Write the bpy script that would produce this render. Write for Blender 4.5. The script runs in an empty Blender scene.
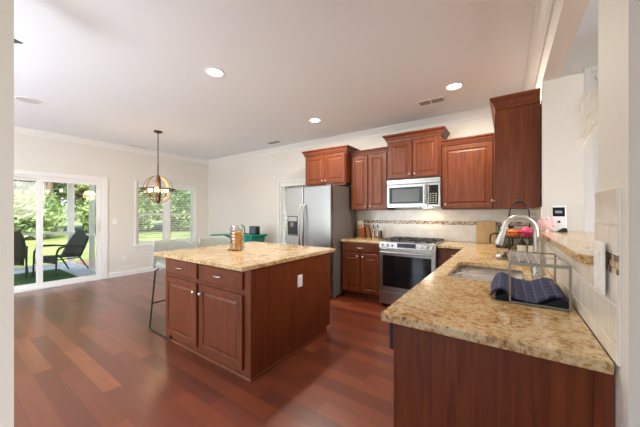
import bpy, bmesh, math, random
from mathutils import Vector, Matrix
random.seed(7)
PI = math.pi
SC = bpy.context.scene
COL = SC.collection

# ------------------------------------------------------------------ camera
cam_d = bpy.data.cameras.new('camera')
cam_d.lens = 15.24
cam_d.sensor_width = 36
cam_d.clip_start = 0.02
cam = bpy.data.objects.new('camera', cam_d)
COL.objects.link(cam)
cam.location = (0, 0, 1.318)
cam.rotation_euler = (PI / 2, 0, 0.6035)
SC.camera = cam

# ------------------------------------------------------------------ world, sun, added fill lamps, exposure
world = bpy.data.worlds.new('world')
SC.world = world
world.use_nodes = True
wn = world.node_tree
wn.nodes.clear()
wo = wn.nodes.new('ShaderNodeOutputWorld')
bg = wn.nodes.new('ShaderNodeBackground')
sky = wn.nodes.new('ShaderNodeTexSky')
sky.sky_type = 'NISHITA'
sky.sun_disc = False
sky.sun_elevation = math.radians(50)
sky.sun_rotation = math.radians(95)
sky.air_density = 1.0
sky.dust_density = 3.0
wn.links.new(sky.outputs[0], bg.inputs[0])
wn.links.new(bg.outputs[0], wo.inputs[0])
bg.inputs[1].default_value = 0.85

def light(name, kind, loc, energy, color=(1, 1, 1), rot=None, size=None, size_y=None, spot=None, target=None):
    ld = bpy.data.lights.new(name, kind)
    ld.energy = energy
    ld.color = color
    if kind == 'AREA':
        ld.shape = 'RECTANGLE' if size_y else 'DISK'
        ld.size = size
        if size_y: ld.size_y = size_y
    elif kind in ('POINT', 'SPOT'):
        ld.shadow_soft_size = size or 0.05
        if kind == 'SPOT':
            ld.spot_size = spot
            ld.spot_blend = 0.7
    o = bpy.data.objects.new(name, ld)
    COL.objects.link(o)
    o.location = loc
    if target is not None:
        d = Vector(target) - Vector(loc)
        o.rotation_euler = d.to_track_quat('-Z', 'Y').to_euler()
    elif rot: o.rotation_euler = rot
    return o

sun = light('sun', 'SUN', (20, -3, 25), 4.3, (1.0, 0.95, 0.86), target=(0, 0, 0))
sun.data.angle = math.radians(1.5)
# added fill lamp behind the camera, tilted up to brighten the ceiling
light('fill_rear', 'AREA', (-3.5, -3.2, 1.15), 155, (0.84, 0.92, 1.0), rot=(PI / 2 + 0.85, 0, 0), size=4.8, size_y=1.8)
# second added area lamp, unseen, aimed upward to whiten the ceiling
light('fill_ceiling', 'AREA', (-3.6, -2.3, 1.2), 150, (0.84, 0.92, 1.0), rot=(PI * 0.93, 0, 0), size=1.8)
light('fill_adjoining', 'AREA', (2.9, 1.6, 1.7), 50, (0.9, 0.96, 1.0), rot=(0, PI / 2, 0), size=2.2, size_y=2.6)  # added area lamp facing into the adjoining room, in place of window daylight
SC.view_settings.view_transform = 'Standard'
SC.view_settings.look = 'None'
SC.view_settings.exposure = 0.1
SC.view_settings.gamma = 1
SC.view_settings.use_curve_mapping = False

# ------------------------------------------------------------------ materials
def lin(r, g, b):
    f = lambda c: (c / 255 / 12.92) if c / 255 <= 0.04045 else ((c / 255 + 0.055) / 1.055) ** 2.4
    return (f(r), f(g), f(b), 1)

def mat(name, color=(0.5, 0.5, 0.5, 1), rough=0.5, metal=0.0, coat=0.0, emit=None, estr=0.0, spec=0.5, trans=0.0, bump=None):
    m = bpy.data.materials.new(name)
    m.use_nodes = True
    nt = m.node_tree
    b = nt.nodes['Principled BSDF']
    b.inputs['Base Color'].default_value = color
    b.inputs['Roughness'].default_value = rough
    b.inputs['Metallic'].default_value = metal
    b.inputs['Coat Weight'].default_value = coat
    b.inputs['Coat Roughness'].default_value = 0.15
    b.inputs['Specular IOR Level'].default_value = spec
    b.inputs['Transmission Weight'].default_value = trans
    if emit:
        b.inputs['Emission Color'].default_value = emit
        b.inputs['Emission Strength'].default_value = estr
    # every material carries a fine procedural variation
    tc = nt.nodes.new('ShaderNodeTexCoord')
    no = nt.nodes.new('ShaderNodeTexNoise')
    no.inputs['Scale'].default_value = bump[0] if bump else 60
    no.inputs['Detail'].default_value = 3
    nt.links.new(tc.outputs['Object'], no.inputs['Vector'])
    bp = nt.nodes.new('ShaderNodeBump')
    bp.inputs['Strength'].default_value = bump[1] if bump else 0.02
    bp.inputs['Distance'].default_value = 0.01
    nt.links.new(no.outputs['Fac'], bp.inputs['Height'])
    nt.links.new(bp.outputs[0], b.inputs['Normal'])
    return m

def nodes(m):
    return m.node_tree, m.node_tree.nodes['Principled BSDF']

def ramp(nt, stops):
    r = nt.nodes.new('ShaderNodeValToRGB')
    e = r.color_ramp.elements
    e[0].position, e[0].color = stops[0]
    e[1].position, e[1].color = stops[-1]
    for p, c in stops[1:-1]:
        k = e.new(p); k.color = c
    return r

def wood(name, c1, c2, scale=(26, 26, 1.6), rough=0.32, coat=0.25):
    m = mat(name, c1, rough, coat=coat)
    nt, b = nodes(m)
    tc = nt.nodes.new('ShaderNodeTexCoord')
    mp = nt.nodes.new('ShaderNodeMapping')
    mp.inputs['Scale'].default_value = scale
    no = nt.nodes.new('ShaderNodeTexNoise')
    no.inputs['Scale'].default_value = 1.0
    no.inputs['Detail'].default_value = 7
    no.inputs['Distortion'].default_value = 0.8
    nt.links.new(tc.outputs['Object'], mp.inputs[0])
    nt.links.new(mp.outputs[0], no.inputs['Vector'])
    r = ramp(nt, [(0.3, c1), (0.7, c2)])
    nt.links.new(no.outputs['Fac'], r.inputs[0])
    nt.links.new(r.outputs[0], b.inputs['Base Color'])
    return m

def math_n(nt, op, a, b=None):
    n = nt.nodes.new('ShaderNodeMath')
    n.operation = op
    for i, v in enumerate((a, b)):
        if v is None: continue
        if isinstance(v, (int, float)): n.inputs[i].default_value = v
        else: nt.links.new(v, n.inputs[i])
    return n.outputs[0]

def floor_mat():
    m = mat('cherry_planks', (0.2, 0.06, 0.03, 1), 0.22, coat=0.6)
    nt, b = nodes(m)
    b.inputs['Coat Roughness'].default_value = 0.24
    tc = nt.nodes.new('ShaderNodeTexCoord')
    sp = nt.nodes.new('ShaderNodeSeparateXYZ')
    nt.links.new(tc.outputs['Object'], sp.inputs[0])
    X, Y = sp.outputs[0], sp.outputs[1]
    yr = math_n(nt, 'DIVIDE', Y, 0.122)
    row = math_n(nt, 'FLOOR', yr)
    wn_ = nt.nodes.new('ShaderNodeTexWhiteNoise'); wn_.noise_dimensions = '1D'
    nt.links.new(row, wn_.inputs['W'])
    xo = math_n(nt, 'ADD', math_n(nt, 'DIVIDE', X, 1.05), math_n(nt, 'MULTIPLY', wn_.outputs['Value'], 9.0))
    cell = math_n(nt, 'FLOOR', xo)
    cb = nt.nodes.new('ShaderNodeCombineXYZ')
    nt.links.new(row, cb.inputs[0]); nt.links.new(cell, cb.inputs[1])
    w2 = nt.nodes.new('ShaderNodeTexWhiteNoise'); w2.noise_dimensions = '2D'
    nt.links.new(cb.outputs[0], w2.inputs['Vector'])
    # grain
    mp = nt.nodes.new('ShaderNodeMapping'); mp.inputs['Scale'].default_value = (2.2, 34, 1)
    ad = nt.nodes.new('ShaderNodeVectorMath'); ad.operation = 'ADD'
    nt.links.new(tc.outputs['Object'], mp.inputs[0])
    nt.links.new(mp.outputs[0], ad.inputs[0]); nt.links.new(w2.outputs['Color'], ad.inputs[1])
    no = nt.nodes.new('ShaderNodeTexNoise'); no.inputs['Scale'].default_value = 1; no.inputs['Detail'].default_value = 6
    nt.links.new(ad.outputs[0], no.inputs['Vector'])
    f = math_n(nt, 'ADD', math_n(nt, 'MULTIPLY', w2.outputs['Value'], 0.72), math_n(nt, 'MULTIPLY', no.outputs['Fac'], 0.32))
    r = ramp(nt, [(0.08, (0.10, 0.021, 0.010, 1)), (0.4, (0.15, 0.031, 0.013, 1)), (0.8, (0.21, 0.048, 0.018, 1)), (1.0, (0.36, 0.11, 0.04, 1))])
    nt.links.new(f, r.inputs[0])
    # seams
    fy = math_n(nt, 'FRACT', yr); fx = math_n(nt, 'FRACT', xo)
    s1 = math_n(nt, 'LESS_THAN', fy, 0.015); s2 = math_n(nt, 'LESS_THAN', fx, 0.004)
    s = math_n(nt, 'MAXIMUM', s1, s2)
    mx = nt.nodes.new('ShaderNodeMixRGB')
    nt.links.new(s, mx.inputs[0]); nt.links.new(r.outputs[0], mx.inputs[1]); mx.inputs[2].default_value = (0.075, 0.02, 0.011, 1)
    nt.links.new(mx.outputs[0], b.inputs['Base Color'])
    rr = math_n(nt, 'ADD', math_n(nt, 'MULTIPLY', no.outputs['Fac'], 0.12), 0.28)
    nt.links.new(rr, b.inputs['Roughness'])
    return m

def granite_mat():
    m = mat('gold_granite', (0.6, 0.45, 0.25, 1), 0.16)
    nt, b = nodes(m)
    tc = nt.nodes.new('ShaderNodeTexCoord')
    def noise(sc, det, rough=0.65, dist=0.0):
        n = nt.nodes.new('ShaderNodeTexNoise')
        n.inputs['Scale'].default_value = sc; n.inputs['Detail'].default_value = det
        n.inputs['Roughness'].default_value = rough; n.inputs['Distortion'].default_value = dist
        nt.links.new(tc.outputs['Object'], n.inputs['Vector'])
        return n.outputs['Fac']
    a1 = noise(52, 8, 0.75, 0.2)
    a0 = noise(6, 5, 0.6, 0.5)
    a = math_n(nt, 'ADD', math_n(nt, 'MULTIPLY', a1, 0.72), math_n(nt, 'MULTIPLY', a0, 0.28))
    r = ramp(nt, [(0.38, lin(120, 80, 46)), (0.45, lin(180, 136, 82)), (0.51, lin(206, 176, 126)), (0.58, lin(218, 198, 158)), (0.68, lin(198, 184, 154))])
    nt.links.new(a, r.inputs[0])
    c = noise(95, 3, 0.6)
    r2 = ramp(nt, [(0.36, (1, 1, 1, 1)), (0.43, (0, 0, 0, 1))])
    nt.links.new(c, r2.inputs[0])
    d = noise(30, 4, 0.7)
    r3 = ramp(nt, [(0.45, (0, 0, 0, 1)), (0.62, (1, 1, 1, 1))])
    nt.links.new(d, r3.inputs[0])
    k = math_n(nt, 'MULTIPLY', math_n(nt, 'MULTIPLY', r2.outputs[0], r3.outputs[0]), 0.9)
    mx = nt.nodes.new('ShaderNodeMixRGB')
    nt.links.new(k, mx.inputs[0]); nt.links.new(r.outputs[0], mx.inputs[1]); mx.inputs[2].default_value = lin(72, 56, 44)
    nt.links.new(mx.outputs[0], b.inputs['Base Color'])
    return m

def cell_mat(name, cols, size, rough=0.25):
    m = mat(name, cols[0], rough)
    nt, b = nodes(m)
    tc = nt.nodes.new('ShaderNodeTexCoord')
    sn = nt.nodes.new('ShaderNodeVectorMath'); sn.operation = 'SNAP'
    sn.inputs[1].default_value = (size, size, size)
    nt.links.new(tc.outputs['Object'], sn.inputs[0])
    w = nt.nodes.new('ShaderNodeTexWhiteNoise'); w.noise_dimensions = '3D'
    nt.links.new(sn.outputs[0], w.inputs['Vector'])
    n = len(cols)
    r = ramp(nt, [(i / n, c) for i, c in enumerate(cols)])
    r.color_ramp.interpolation = 'CONSTANT'
    nt.links.new(w.outputs['Value'], r.inputs[0])
    nt.links.new(r.outputs[0], b.inputs['Base Color'])
    return m

def noise_mat(name, stops, scale, rough=0.6, detail=4, bump=0.05, stretch=(1, 1, 1), metal=0.0):
    m = mat(name, stops[0][1], rough, metal=metal, bump=(scale * 2, bump))
    nt, b = nodes(m)
    tc = nt.nodes.new('ShaderNodeTexCoord')
    mp = nt.nodes.new('ShaderNodeMapping'); mp.inputs['Scale'].default_value = stretch
    no = nt.nodes.new('ShaderNodeTexNoise'); no.inputs['Scale'].default_value = scale; no.inputs['Detail'].default_value = detail
    nt.links.new(tc.outputs['Object'], mp.inputs[0]); nt.links.new(mp.outputs[0], no.inputs['Vector'])
    r = ramp(nt, stops)
    nt.links.new(no.outputs['Fac'], r.inputs[0]); nt.links.new(r.outputs[0], b.inputs['Base Color'])
    return m

def glass_mat(name, tint=(1, 1, 1, 1), gloss=0.08, rough=0.02):
    m = bpy.data.materials.new(name)
    m.use_nodes = True
    nt = m.node_tree; nt.nodes.clear()
    o = nt.nodes.new('ShaderNodeOutputMaterial'); mx = nt.nodes.new('ShaderNodeMixShader')
    t = nt.nodes.new('ShaderNodeBsdfTransparent'); g = nt.nodes.new('ShaderNodeBsdfGlossy')
    lw = nt.nodes.new('ShaderNodeLayerWeight'); lw.inputs[0].default_value = 0.35
    t.inputs[0].default_value = tint; g.inputs['Roughness'].default_value = rough
    f = math_n(nt, 'ADD', math_n(nt, 'MULTIPLY', lw.outputs['Fresnel'], 0.6), gloss * 0.3)
    nt.links.new(f, mx.inputs[0]); nt.links.new(t.outputs[0], mx.inputs[1]); nt.links.new(g.outputs[0], mx.inputs[2])
    nt.links.new(mx.outputs[0], o.inputs[0])
    return m

M = {}
M['wood'] = wood('cherry_cabinet', (0.105, 0.022, 0.0055, 1), (0.195, 0.047, 0.0125, 1), scale=(40, 40, 2.2), rough=0.4, coat=0.08)
nodes(M['wood'])[1].inputs['Specular IOR Level'].default_value = 0.35
M['floor'] = floor_mat()
M['granite'] = granite_mat()
nodes(M['granite'])[1].inputs['Specular IOR Level'].default_value = 0.75
M['wall'] = mat('wall_paint', lin(224, 219, 210), 0.7, bump=(180, 0.05))
M['ceiling'] = mat('ceiling_paint', lin(236, 239, 243), 0.8, bump=(150, 0.05))
M['trim'] = mat('white_trim', lin(236, 234, 230), 0.4)
M['tile'] = noise_mat('cream_tile', [(0.35, lin(226, 219, 206)), (0.65, lin(236, 231, 221))], 9, 0.22)
M['grout'] = mat('grout', lin(240, 236, 228), 0.8)
M['mosaic'] = cell_mat('mosaic', [lin(160, 120, 80), lin(96, 70, 50), lin(214, 190, 156), lin(200, 168, 120), lin(150, 130, 112), lin(220, 204, 176)], 0.018)
M['steel'] = noise_mat('brushed_steel', [(0.3, (0.38, 0.385, 0.38, 1)), (0.7, (0.46, 0.465, 0.46, 1))], 30, 0.3, stretch=(1, 1, 30), bump=0.01, metal=1.0)
M['steel_h'] = noise_mat('brushed_steel_bright', [(0.3, (0.36, 0.35, 0.335, 1)), (0.7, (0.44, 0.43, 0.41, 1))], 30, 0.3, bump=0.01, metal=1.0)
M['fridge_side'] = mat('grey_fridge_side', lin(128, 124, 122), 0.45, metal=0.3)
M['sinksteel'] = noise_mat('sink_steel', [(0.3, (0.7, 0.69, 0.66, 1)), (0.7, (0.8, 0.79, 0.76, 1))], 30, 0.34, bump=0.01, metal=1.0)
M['nickel'] = mat('satin_nickel', (0.62, 0.59, 0.55, 1), 0.36, metal=1.0)
M['chrome'] = mat('chrome', (0.85, 0.85, 0.85, 1), 0.08, metal=1.0)
M['blackglass'] = mat('black_glass', (0.008, 0.008, 0.009, 1), 0.06)
M['black'] = mat('black_plastic', (0.015, 0.015, 0.016, 1), 0.4)
M['iron'] = mat('black_iron', (0.02, 0.02, 0.021, 1), 0.5, metal=0.4)
M['display'] = mat('dark_display', (0.01, 0.015, 0.03, 1), 0.1)
M['white'] = mat('white_plastic', lin(242, 241, 238), 0.35)
M['fabric'] = noise_mat('grey_green_fabric', [(0.3, lin(152, 154, 146)), (0.7, lin(166, 167, 159))], 40, 0.85, bump=0.2)
M['bronze'] = mat('aged_bronze', (0.09, 0.055, 0.035, 1), 0.4, metal=0.8)
M['oak'] = wood('light_oak_band', lin(150, 104, 62), lin(182, 132, 84), rough=0.5, coat=0)
M['bulb'] = mat('warm_bulb', (1, 0.85, 0.6, 1), 0.3, emit=(1, 0.68, 0.36, 1), estr=9)
M['canlens'] = mat('lamp_lens', (1, 1, 1, 1), 0.3, emit=(1, 0.95, 0.86, 1), estr=14)
M['glass'] = glass_mat('window_glass')
M['cleanglass'] = glass_mat('clear_glass', (0.88, 0.9, 0.87, 1), 0.6)
M['amberliq'] = mat('amber_filling', lin(226, 156, 66), 0.3)
M['oil'] = mat('golden_oil', lin(206, 160, 40), 0.15)
M['blind'] = mat('white_blind', lin(240, 240, 236), 0.5)
M['vent'] = mat('vent_slots', lin(150, 145, 140), 0.6)
M['screen'] = mat('grey_mesh_glass', lin(74, 74, 72), 0.25)
M['rack'] = mat('grey_wire', (0.33, 0.31, 0.28, 1), 0.38, metal=0.9)
M['grille'] = mat('pale_grille', lin(206, 204, 200), 0.7)
M['bamboo'] = wood('bamboo', lin(196, 158, 104), lin(216, 180, 126), rough=0.5, coat=0)
M['block'] = wood('brown_block', lin(120, 70, 38), lin(150, 92, 52), rough=0.5, coat=0)
M['navy'] = noise_mat('navy_check_cloth', [(0.4, lin(40, 42, 72)), (0.6, lin(58, 60, 96))], 60, 0.9, bump=0.3)
M['blackcloth'] = mat('black_mat', (0.012, 0.012, 0.016, 1), 0.9)
M['pink'] = mat('pink_petals', lin(240, 196, 192), 0.7)
M['pampas'] = mat('pampas', lin(242, 234, 220), 0.9)
M['orange'] = mat('orange_wrap', lin(236, 120, 40), 0.45)
M['magenta'] = mat('pink_wrap', lin(226, 60, 110), 0.45)
M['green'] = mat('green_label', lin(80, 170, 70), 0.5)
M['cream'] = mat('cream_label', lin(226, 214, 184), 0.6)
M['darkbottle'] = mat('dark_bottle', (0.02, 0.018, 0.012, 1), 0.12)
M['teal'] = noise_mat('teal_plastic', [(0.3, lin(10, 120, 100)), (0.7, lin(16, 140, 116))], 12, 0.45)
M['bluegrey'] = mat('blue_grey_box', lin(70, 86, 104), 0.4)
M['wicker'] = noise_mat('dark_wicker', [(0.35, lin(38, 42, 36)), (0.65, lin(78, 82, 70))], 55, 0.7, bump=0.8)
M['rug'] = noise_mat('green_turf', [(0.35, lin(20, 72, 22)), (0.65, lin(42, 110, 34))], 90, 0.95, bump=0.6)
M['concrete'] = noise_mat('porch_concrete', [(0.35, lin(196, 196, 196)), (0.65, lin(214, 214, 214))], 6, 0.9)
M['lawn'] = noise_mat('lawn', [(0.35, lin(104, 124, 62)), (0.65, lin(146, 160, 92))], 0.8, 0.95, detail=9)
M['mulch'] = noise_mat('leaf_litter', [(0.35, lin(96, 74, 58)), (0.65, lin(160, 130, 104))], 14, 0.95, detail=6)
M['leaf'] = noise_mat('leaf_green', [(0.3, lin(70, 98, 56)), (0.5, lin(122, 148, 88)), (0.7, lin(184, 202, 136))], 0.9, 0.6, detail=5)
M['leaf2'] = noise_mat('leaf_deep_green', [(0.3, lin(62, 90, 60)), (0.7, lin(134, 164, 108))], 1.1, 0.6, detail=5)
for k in ('leaf', 'leaf2'):
    nodes(M[k])[1].inputs['Subsurface Weight'].default_value = 0.0
M['bark'] = noise_mat('bark', [(0.3, lin(86, 72, 58)), (0.7, lin(128, 110, 92))], 8, 0.95, stretch=(1, 1, 0.2))

# ------------------------------------------------------------------ builders
class MB:
    def __init__(s): s.v = []; s.f = []
    def add(s, vs, fs):
        n = len(s.v); s.v += [tuple(v) for v in vs]; s.f += [[n + i for i in f] for f in fs]; return s
    def box(s, x0, y0, z0, x1, y1, z1):
        x0, x1 = sorted((x0, x1)); y0, y1 = sorted((y0, y1)); z0, z1 = sorted((z0, z1))
        return s.add([(x0, y0, z0), (x1, y0, z0), (x1, y1, z0), (x0, y1, z0), (x0, y0, z1), (x1, y0, z1), (x1, y1, z1), (x0, y1, z1)],
                     [[0, 3, 2, 1], [4, 5, 6, 7], [0, 1, 5, 4], [1, 2, 6, 5], [2, 3, 7, 6], [3, 0, 4, 7]])
    def hexa(s, lo, hi):           # lower and upper quads, ccw from above
        return s.add(list(lo) + list(hi), [[0, 3, 2, 1], [4, 5, 6, 7], [0, 1, 5, 4], [1, 2, 6, 5], [2, 3, 7, 6], [3, 0, 4, 7]])
    def tube(s, pts, r, n=10, cap=True, closed=False):
        pts = [Vector(p) for p in pts]; m = len(pts)
        rs = r if isinstance(r, (list, tuple)) else [r] * m
        up = None; base = len(s.v)
        for i, p in enumerate(pts):
            if closed: t = pts[(i + 1) % m] - pts[i - 1]
            else: t = pts[min(i + 1, m - 1)] - pts[max(i - 1, 0)]
            t.normalize()
            if up is None:
                up = Vector((0, 0, 1)) if abs(t.z) < 0.9 else Vector((1, 0, 0))
            a = up - t * up.dot(t)
            if a.length < 1e-4: a = Vector((0, 1, 0)) - t * t.y
            a.normalize(); up = a; b = t.cross(a)
            for k in range(n):
                th = 2 * PI * k / n
                s.v.append(tuple(p + (a * math.cos(th) + b * math.sin(th)) * rs[i]))
        for i in range(m if closed else m - 1):
            j = (i + 1) % m
            for k in range(n):
                k2 = (k + 1) % n
                s.f.append([base + i * n + k, base + i * n + k2, base + j * n + k2, base + j * n + k])
        if cap and not closed:
            s.f.append([base + k for k in range(n)][::-1]); s.f.append([base + (m - 1) * n + k for k in range(n)])
        return s
    def lathe(s, prof, c=(0, 0, 0), n=20, axis='z'):
        base = len(s.v)
        for r, h in prof:
            for k in range(n):
                th = 2 * PI * k / n
                a, b = r * math.cos(th), r * math.sin(th)
                if axis == 'z': p = (c[0] + a, c[1] + b, c[2] + h)
                elif axis == 'y': p = (c[0] + a, c[1] + h, c[2] + b)
                else: p = (c[0] + h, c[1] + a, c[2] + b)
                s.v.append(p)
        for i in range(len(prof) - 1):
            for k in range(n):
                k2 = (k + 1) % n
                s.f.append([base + i * n + k, base + i * n + k2, base + (i + 1) * n + k2, base + (i + 1) * n + k])
        if prof[0][0] > 1e-6: s.f.append([base + k for k in range(n)][::-1])
        if prof[-1][0] > 1e-6: s.f.append([base + (len(prof) - 1) * n + k for k in range(n)])
        return s
    def ball(s, c, r, n=12, sx=1, sy=1, sz=1):
        base = len(s.v); h = n // 2
        for i in range(h + 1):
            ph = PI * i / h
            for k in range(n):
                th = 2 * PI * k / n
                s.v.append((c[0] + r * sx * math.sin(ph) * math.cos(th), c[1] + r * sy * math.sin(ph) * math.sin(th), c[2] - r * sz * math.cos(ph)))
        for i in range(h):
            for k in range(n):
                k2 = (k + 1) % n
                s.f.append([base + i * n + k, base + i * n + k2, base + (i + 1) * n + k2, base + (i + 1) * n + k])
        return s
    def sweep(s, path, prof, closed_prof=True):
        # path: xy points; prof: (out, z); out is to the right of the walking direction, corners mitred
        P = [Vector((p[0], p[1])) for p in path]; m = len(P); n = len(prof); base = len(s.v)
        for i in range(m):
            ns = []
            if i > 0: d = (P[i] - P[i - 1]).normalized(); ns.append(Vector((d.y, -d.x)))
            if i < m - 1: d = (P[i + 1] - P[i]).normalized(); ns.append(Vector((d.y, -d.x)))
            if len(ns) == 2:
                b = (ns[0] + ns[1]).normalized(); b = b / max(0.2, b.dot(ns[0]))
            else: b = ns[0]
            for o, z in prof: s.v.append((P[i].x + b.x * o, P[i].y + b.y * o, z))
        for i in range(m - 1):
            for k in range(n if closed_prof else n - 1):
                k2 = (k + 1) % n
                s.f.append([base + i * n + k, base + (i + 1) * n + k, base + (i + 1) * n + k2, base + i * n + k2])
        s.f.append([base + k for k in range(n)]); s.f.append([base + (m - 1) * n + k for k in range(n)][::-1])
        return s
    def rings(s, o, ax, up, out, w, h, steps):
        # nested rectangles (inset, depth) on a face; closes back and last ring
        o, ax, up, out = map(Vector, (o, ax, up, out)); base = len(s.v)
        for ins, d in steps:
            for a, b in ((ins, ins), (w - ins, ins), (w - ins, h - ins), (ins, h - ins)):
                s.v.append(tuple(o + ax * a + up * b + out * d))
        for i in range(len(steps) - 1):
            for k in range(4):
                k2 = (k + 1) % 4
                s.f.append([base + i * 4 + k, base + i * 4 + k2, base + (i + 1) * 4 + k2, base + (i + 1) * 4 + k])
        L = (len(steps) - 1) * 4
        s.f.append([base + L + k for k in range(4)]); s.f.append([base + k for k in range(4)][::-1])
        return s
    def build(s, name, m, parent=None, bevel=0, smooth=False, solid=0, subsurf=0, kind=None):
        me = bpy.data.meshes.new(name)
        off = Vector((0, 0, 0)); q = parent
        while q is not None: off += q.location; q = q.parent
        me.from_pydata([tuple(Vector(v) - off) for v in s.v], [], s.f)
        bm = bmesh.new(); bm.from_mesh(me)
        bmesh.ops.remove_doubles(bm, verts=bm.verts, dist=1e-6)
        if not solid and len(bm.faces) < 20000: bmesh.ops.recalc_face_normals(bm, faces=bm.faces)
        bm.to_mesh(me); bm.free()
        me.materials.append(M[m])
        o = bpy.data.objects.new(name, me); COL.objects.link(o)
        if parent: o.parent = parent
        if smooth:
            me.polygons.foreach_set('use_smooth', [True] * len(me.polygons))
            try: me.set_sharp_from_angle(angle=math.radians(40))
            except Exception: pass
        if solid:
            md = o.modifiers.new('thickness', 'SOLIDIFY'); md.thickness = solid; md.offset = 0
        if bevel:
            md = o.modifiers.new('bevel', 'BEVEL'); md.width = bevel; md.segments = 2; md.limit_method = 'ANGLE'; md.angle_limit = math.radians(40)
        if subsurf:
            md = o.modifiers.new('smooth', 'SUBSURF'); md.levels = subsurf; md.render_levels = subsurf
        if kind: o['kind'] = kind
        return o

def tag(o, label, cat, group=None):
    o['label'] = label; o['category'] = cat
    if group: o['group'] = group
    return o
def thing(name, label, cat, loc, group=None, rz=0):
    o = bpy.data.objects.new(name, None); COL.objects.link(o)
    o.empty_display_size = 0.05
    o.location = loc; o.rotation_euler = (0, 0, rz)
    return tag(o, label, cat, group)
def copy_thing(o, parent=None):
    c = o.copy(); COL.objects.link(c)
    if parent is not None: c.parent = parent
    for ch in [x for x in bpy.data.objects if x.parent == o and x != c]: copy_thing(ch, c)
    return c
def struct(name, mb, m, parent=None, **k):
    return mb.build(name, m, parent, kind='structure', **k)

# ------------------------------------------------------------------ the setting
XL, YB, ZC = -6.685, 4.35, 2.743          # left wall, back wall, ceiling
XR = 0.248                                # kitchen side of the right-hand wall
struct('floor', MB().box(XL - 0.15, -3.6, -0.12, 3.1, YB + 0.15, 0), 'floor')
struct('ceiling', MB().box(XL - 0.15, -3.6, ZC, XR, YB + 0.15, ZC + 0.12), 'ceiling')
struct('ceiling_adjoining', MB().box(XR + 0.112, -3.6, 3.39, 3.1, YB + 0.15, 3.5), 'ceiling')

def holes_wall(name, axis, c0, c1, a0, a1, z0, z1, holes, m='wall'):
    b = MB(); hs = sorted(holes); cur = a0
    def put(p, q, r, t):
        if q - p < 1e-4 or t - r < 1e-4: return
        if axis == 'x': b.box(c0, p, r, c1, q, t)
        else: b.box(p, c0, r, q, c1, t)
    for h0, h1, hz0, hz1 in hs:
        put(cur, h0, z0, z1); put(h0, h1, z0, hz0); put(h0, h1, hz1, z1); cur = h1
    put(cur, a1, z0, z1)
    return struct(name, b, m)
holes_wall('wall_left', 'x', XL - 0.15, XL, -3.6, YB + 0.15, 0, ZC, [(0.27, 2.02, 0.0, 1.97), (2.6, 3.97, 0.62, 1.99)])
holes_wall('wall_back', 'y', YB, YB + 0.15, XL, 3.1, 0, 3.5, [(-4.08, -3.12, 0.62, 1.99), (0.80, 1.75, 0.5, 2.95)])
holes_wall('wall_rear', 'y', -3.6, -3.45, XL - 0.15, 3.1, 0, 3.5, [(-5.4, 0.2, 0.35, 2.5)])  # wide opening in this unseen wall is added to let light in
holes_wall('wall_right', 'x', 2.95, 3.1, -3.45, YB, 0, 3.5, [(0.3, 2.9, 0.5, 2.8)])
# wall between kitchen and adjoining room: near column, half wall, header, far piece
rw = MB()
rw.box(XR, 0.985, 0, XR + 0.112, 1.253, 3.5)
rw.box(XR, 1.253, 0, XR + 0.112, 2.97, 1.142)
rw.box(XR, 1.253, 2.44, XR + 0.112, 2.97, 3.5)
rw.box(XR, 2.97, 0, XR + 0.112, YB, 3.5)
rw.box(XR + 0.112, 2.97, 0, 0.506, 3.09, 2.44)
rw.box(XR, -3.45, 2.60, XR + 0.112, 0.985, 3.5)
struct('wall_divider', rw, 'wall')
struct('wall_near', MB().box(-1.75, -1.6, 0, -1.2, 0.146, ZC), 'wall')

# crown, baseboards
crown = [(0, ZC), (0.085, ZC), (0.085, ZC - 0.012), (0.06, ZC - 0.03), (0.03, ZC - 0.065), (0.012, ZC - 0.08), (0.012, ZC - 0.095), (0, ZC - 0.095)]
struct('trim_crown', MB().sweep([(XL, -3.4), (XL, YB), (XR, YB), (XR, 0.99)], crown), 'trim')
bbp = [(0, 0), (0.014, 0), (0.014, 0.085), (0.008, 0.1), (0, 0.1)]
struct('baseboard_left', MB().sweep([(XL, 2.09), (XL, YB - 0.0)], bbp), 'trim')
struct('baseboard_back', MB().sweep([(XL + 0.014, YB), (-3.12, YB)], bbp), 'trim')

# casings and windows
def casing(name, axis, c, a0, a1, z0, z1, w=0.075, t=0.015, sill=True, bottom=False, sgn=1):
    b = MB()
    def bx(p, q, r, s_, tt=t):
        if axis == 'x': b.box(c, p, r, c + sgn * tt, q, s_)
        else: b.box(p, c, r, q, c - tt, s_)
    bx(a0 - w, a0, z0, z1 + w); bx(a1, a1 + w, z0, z1 + w); bx(a0, a1, z1, z1 + w)
    if sill: bx(a0 - w - 0.02, a1 + w + 0.02, z0 - 0.03, z0, 0.05); bx(a0 - w, a1 + w, z0 - 0.10, z0 - 0.03, 0.012)
    return struct(name, b, 'trim', bevel=0.003)

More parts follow.
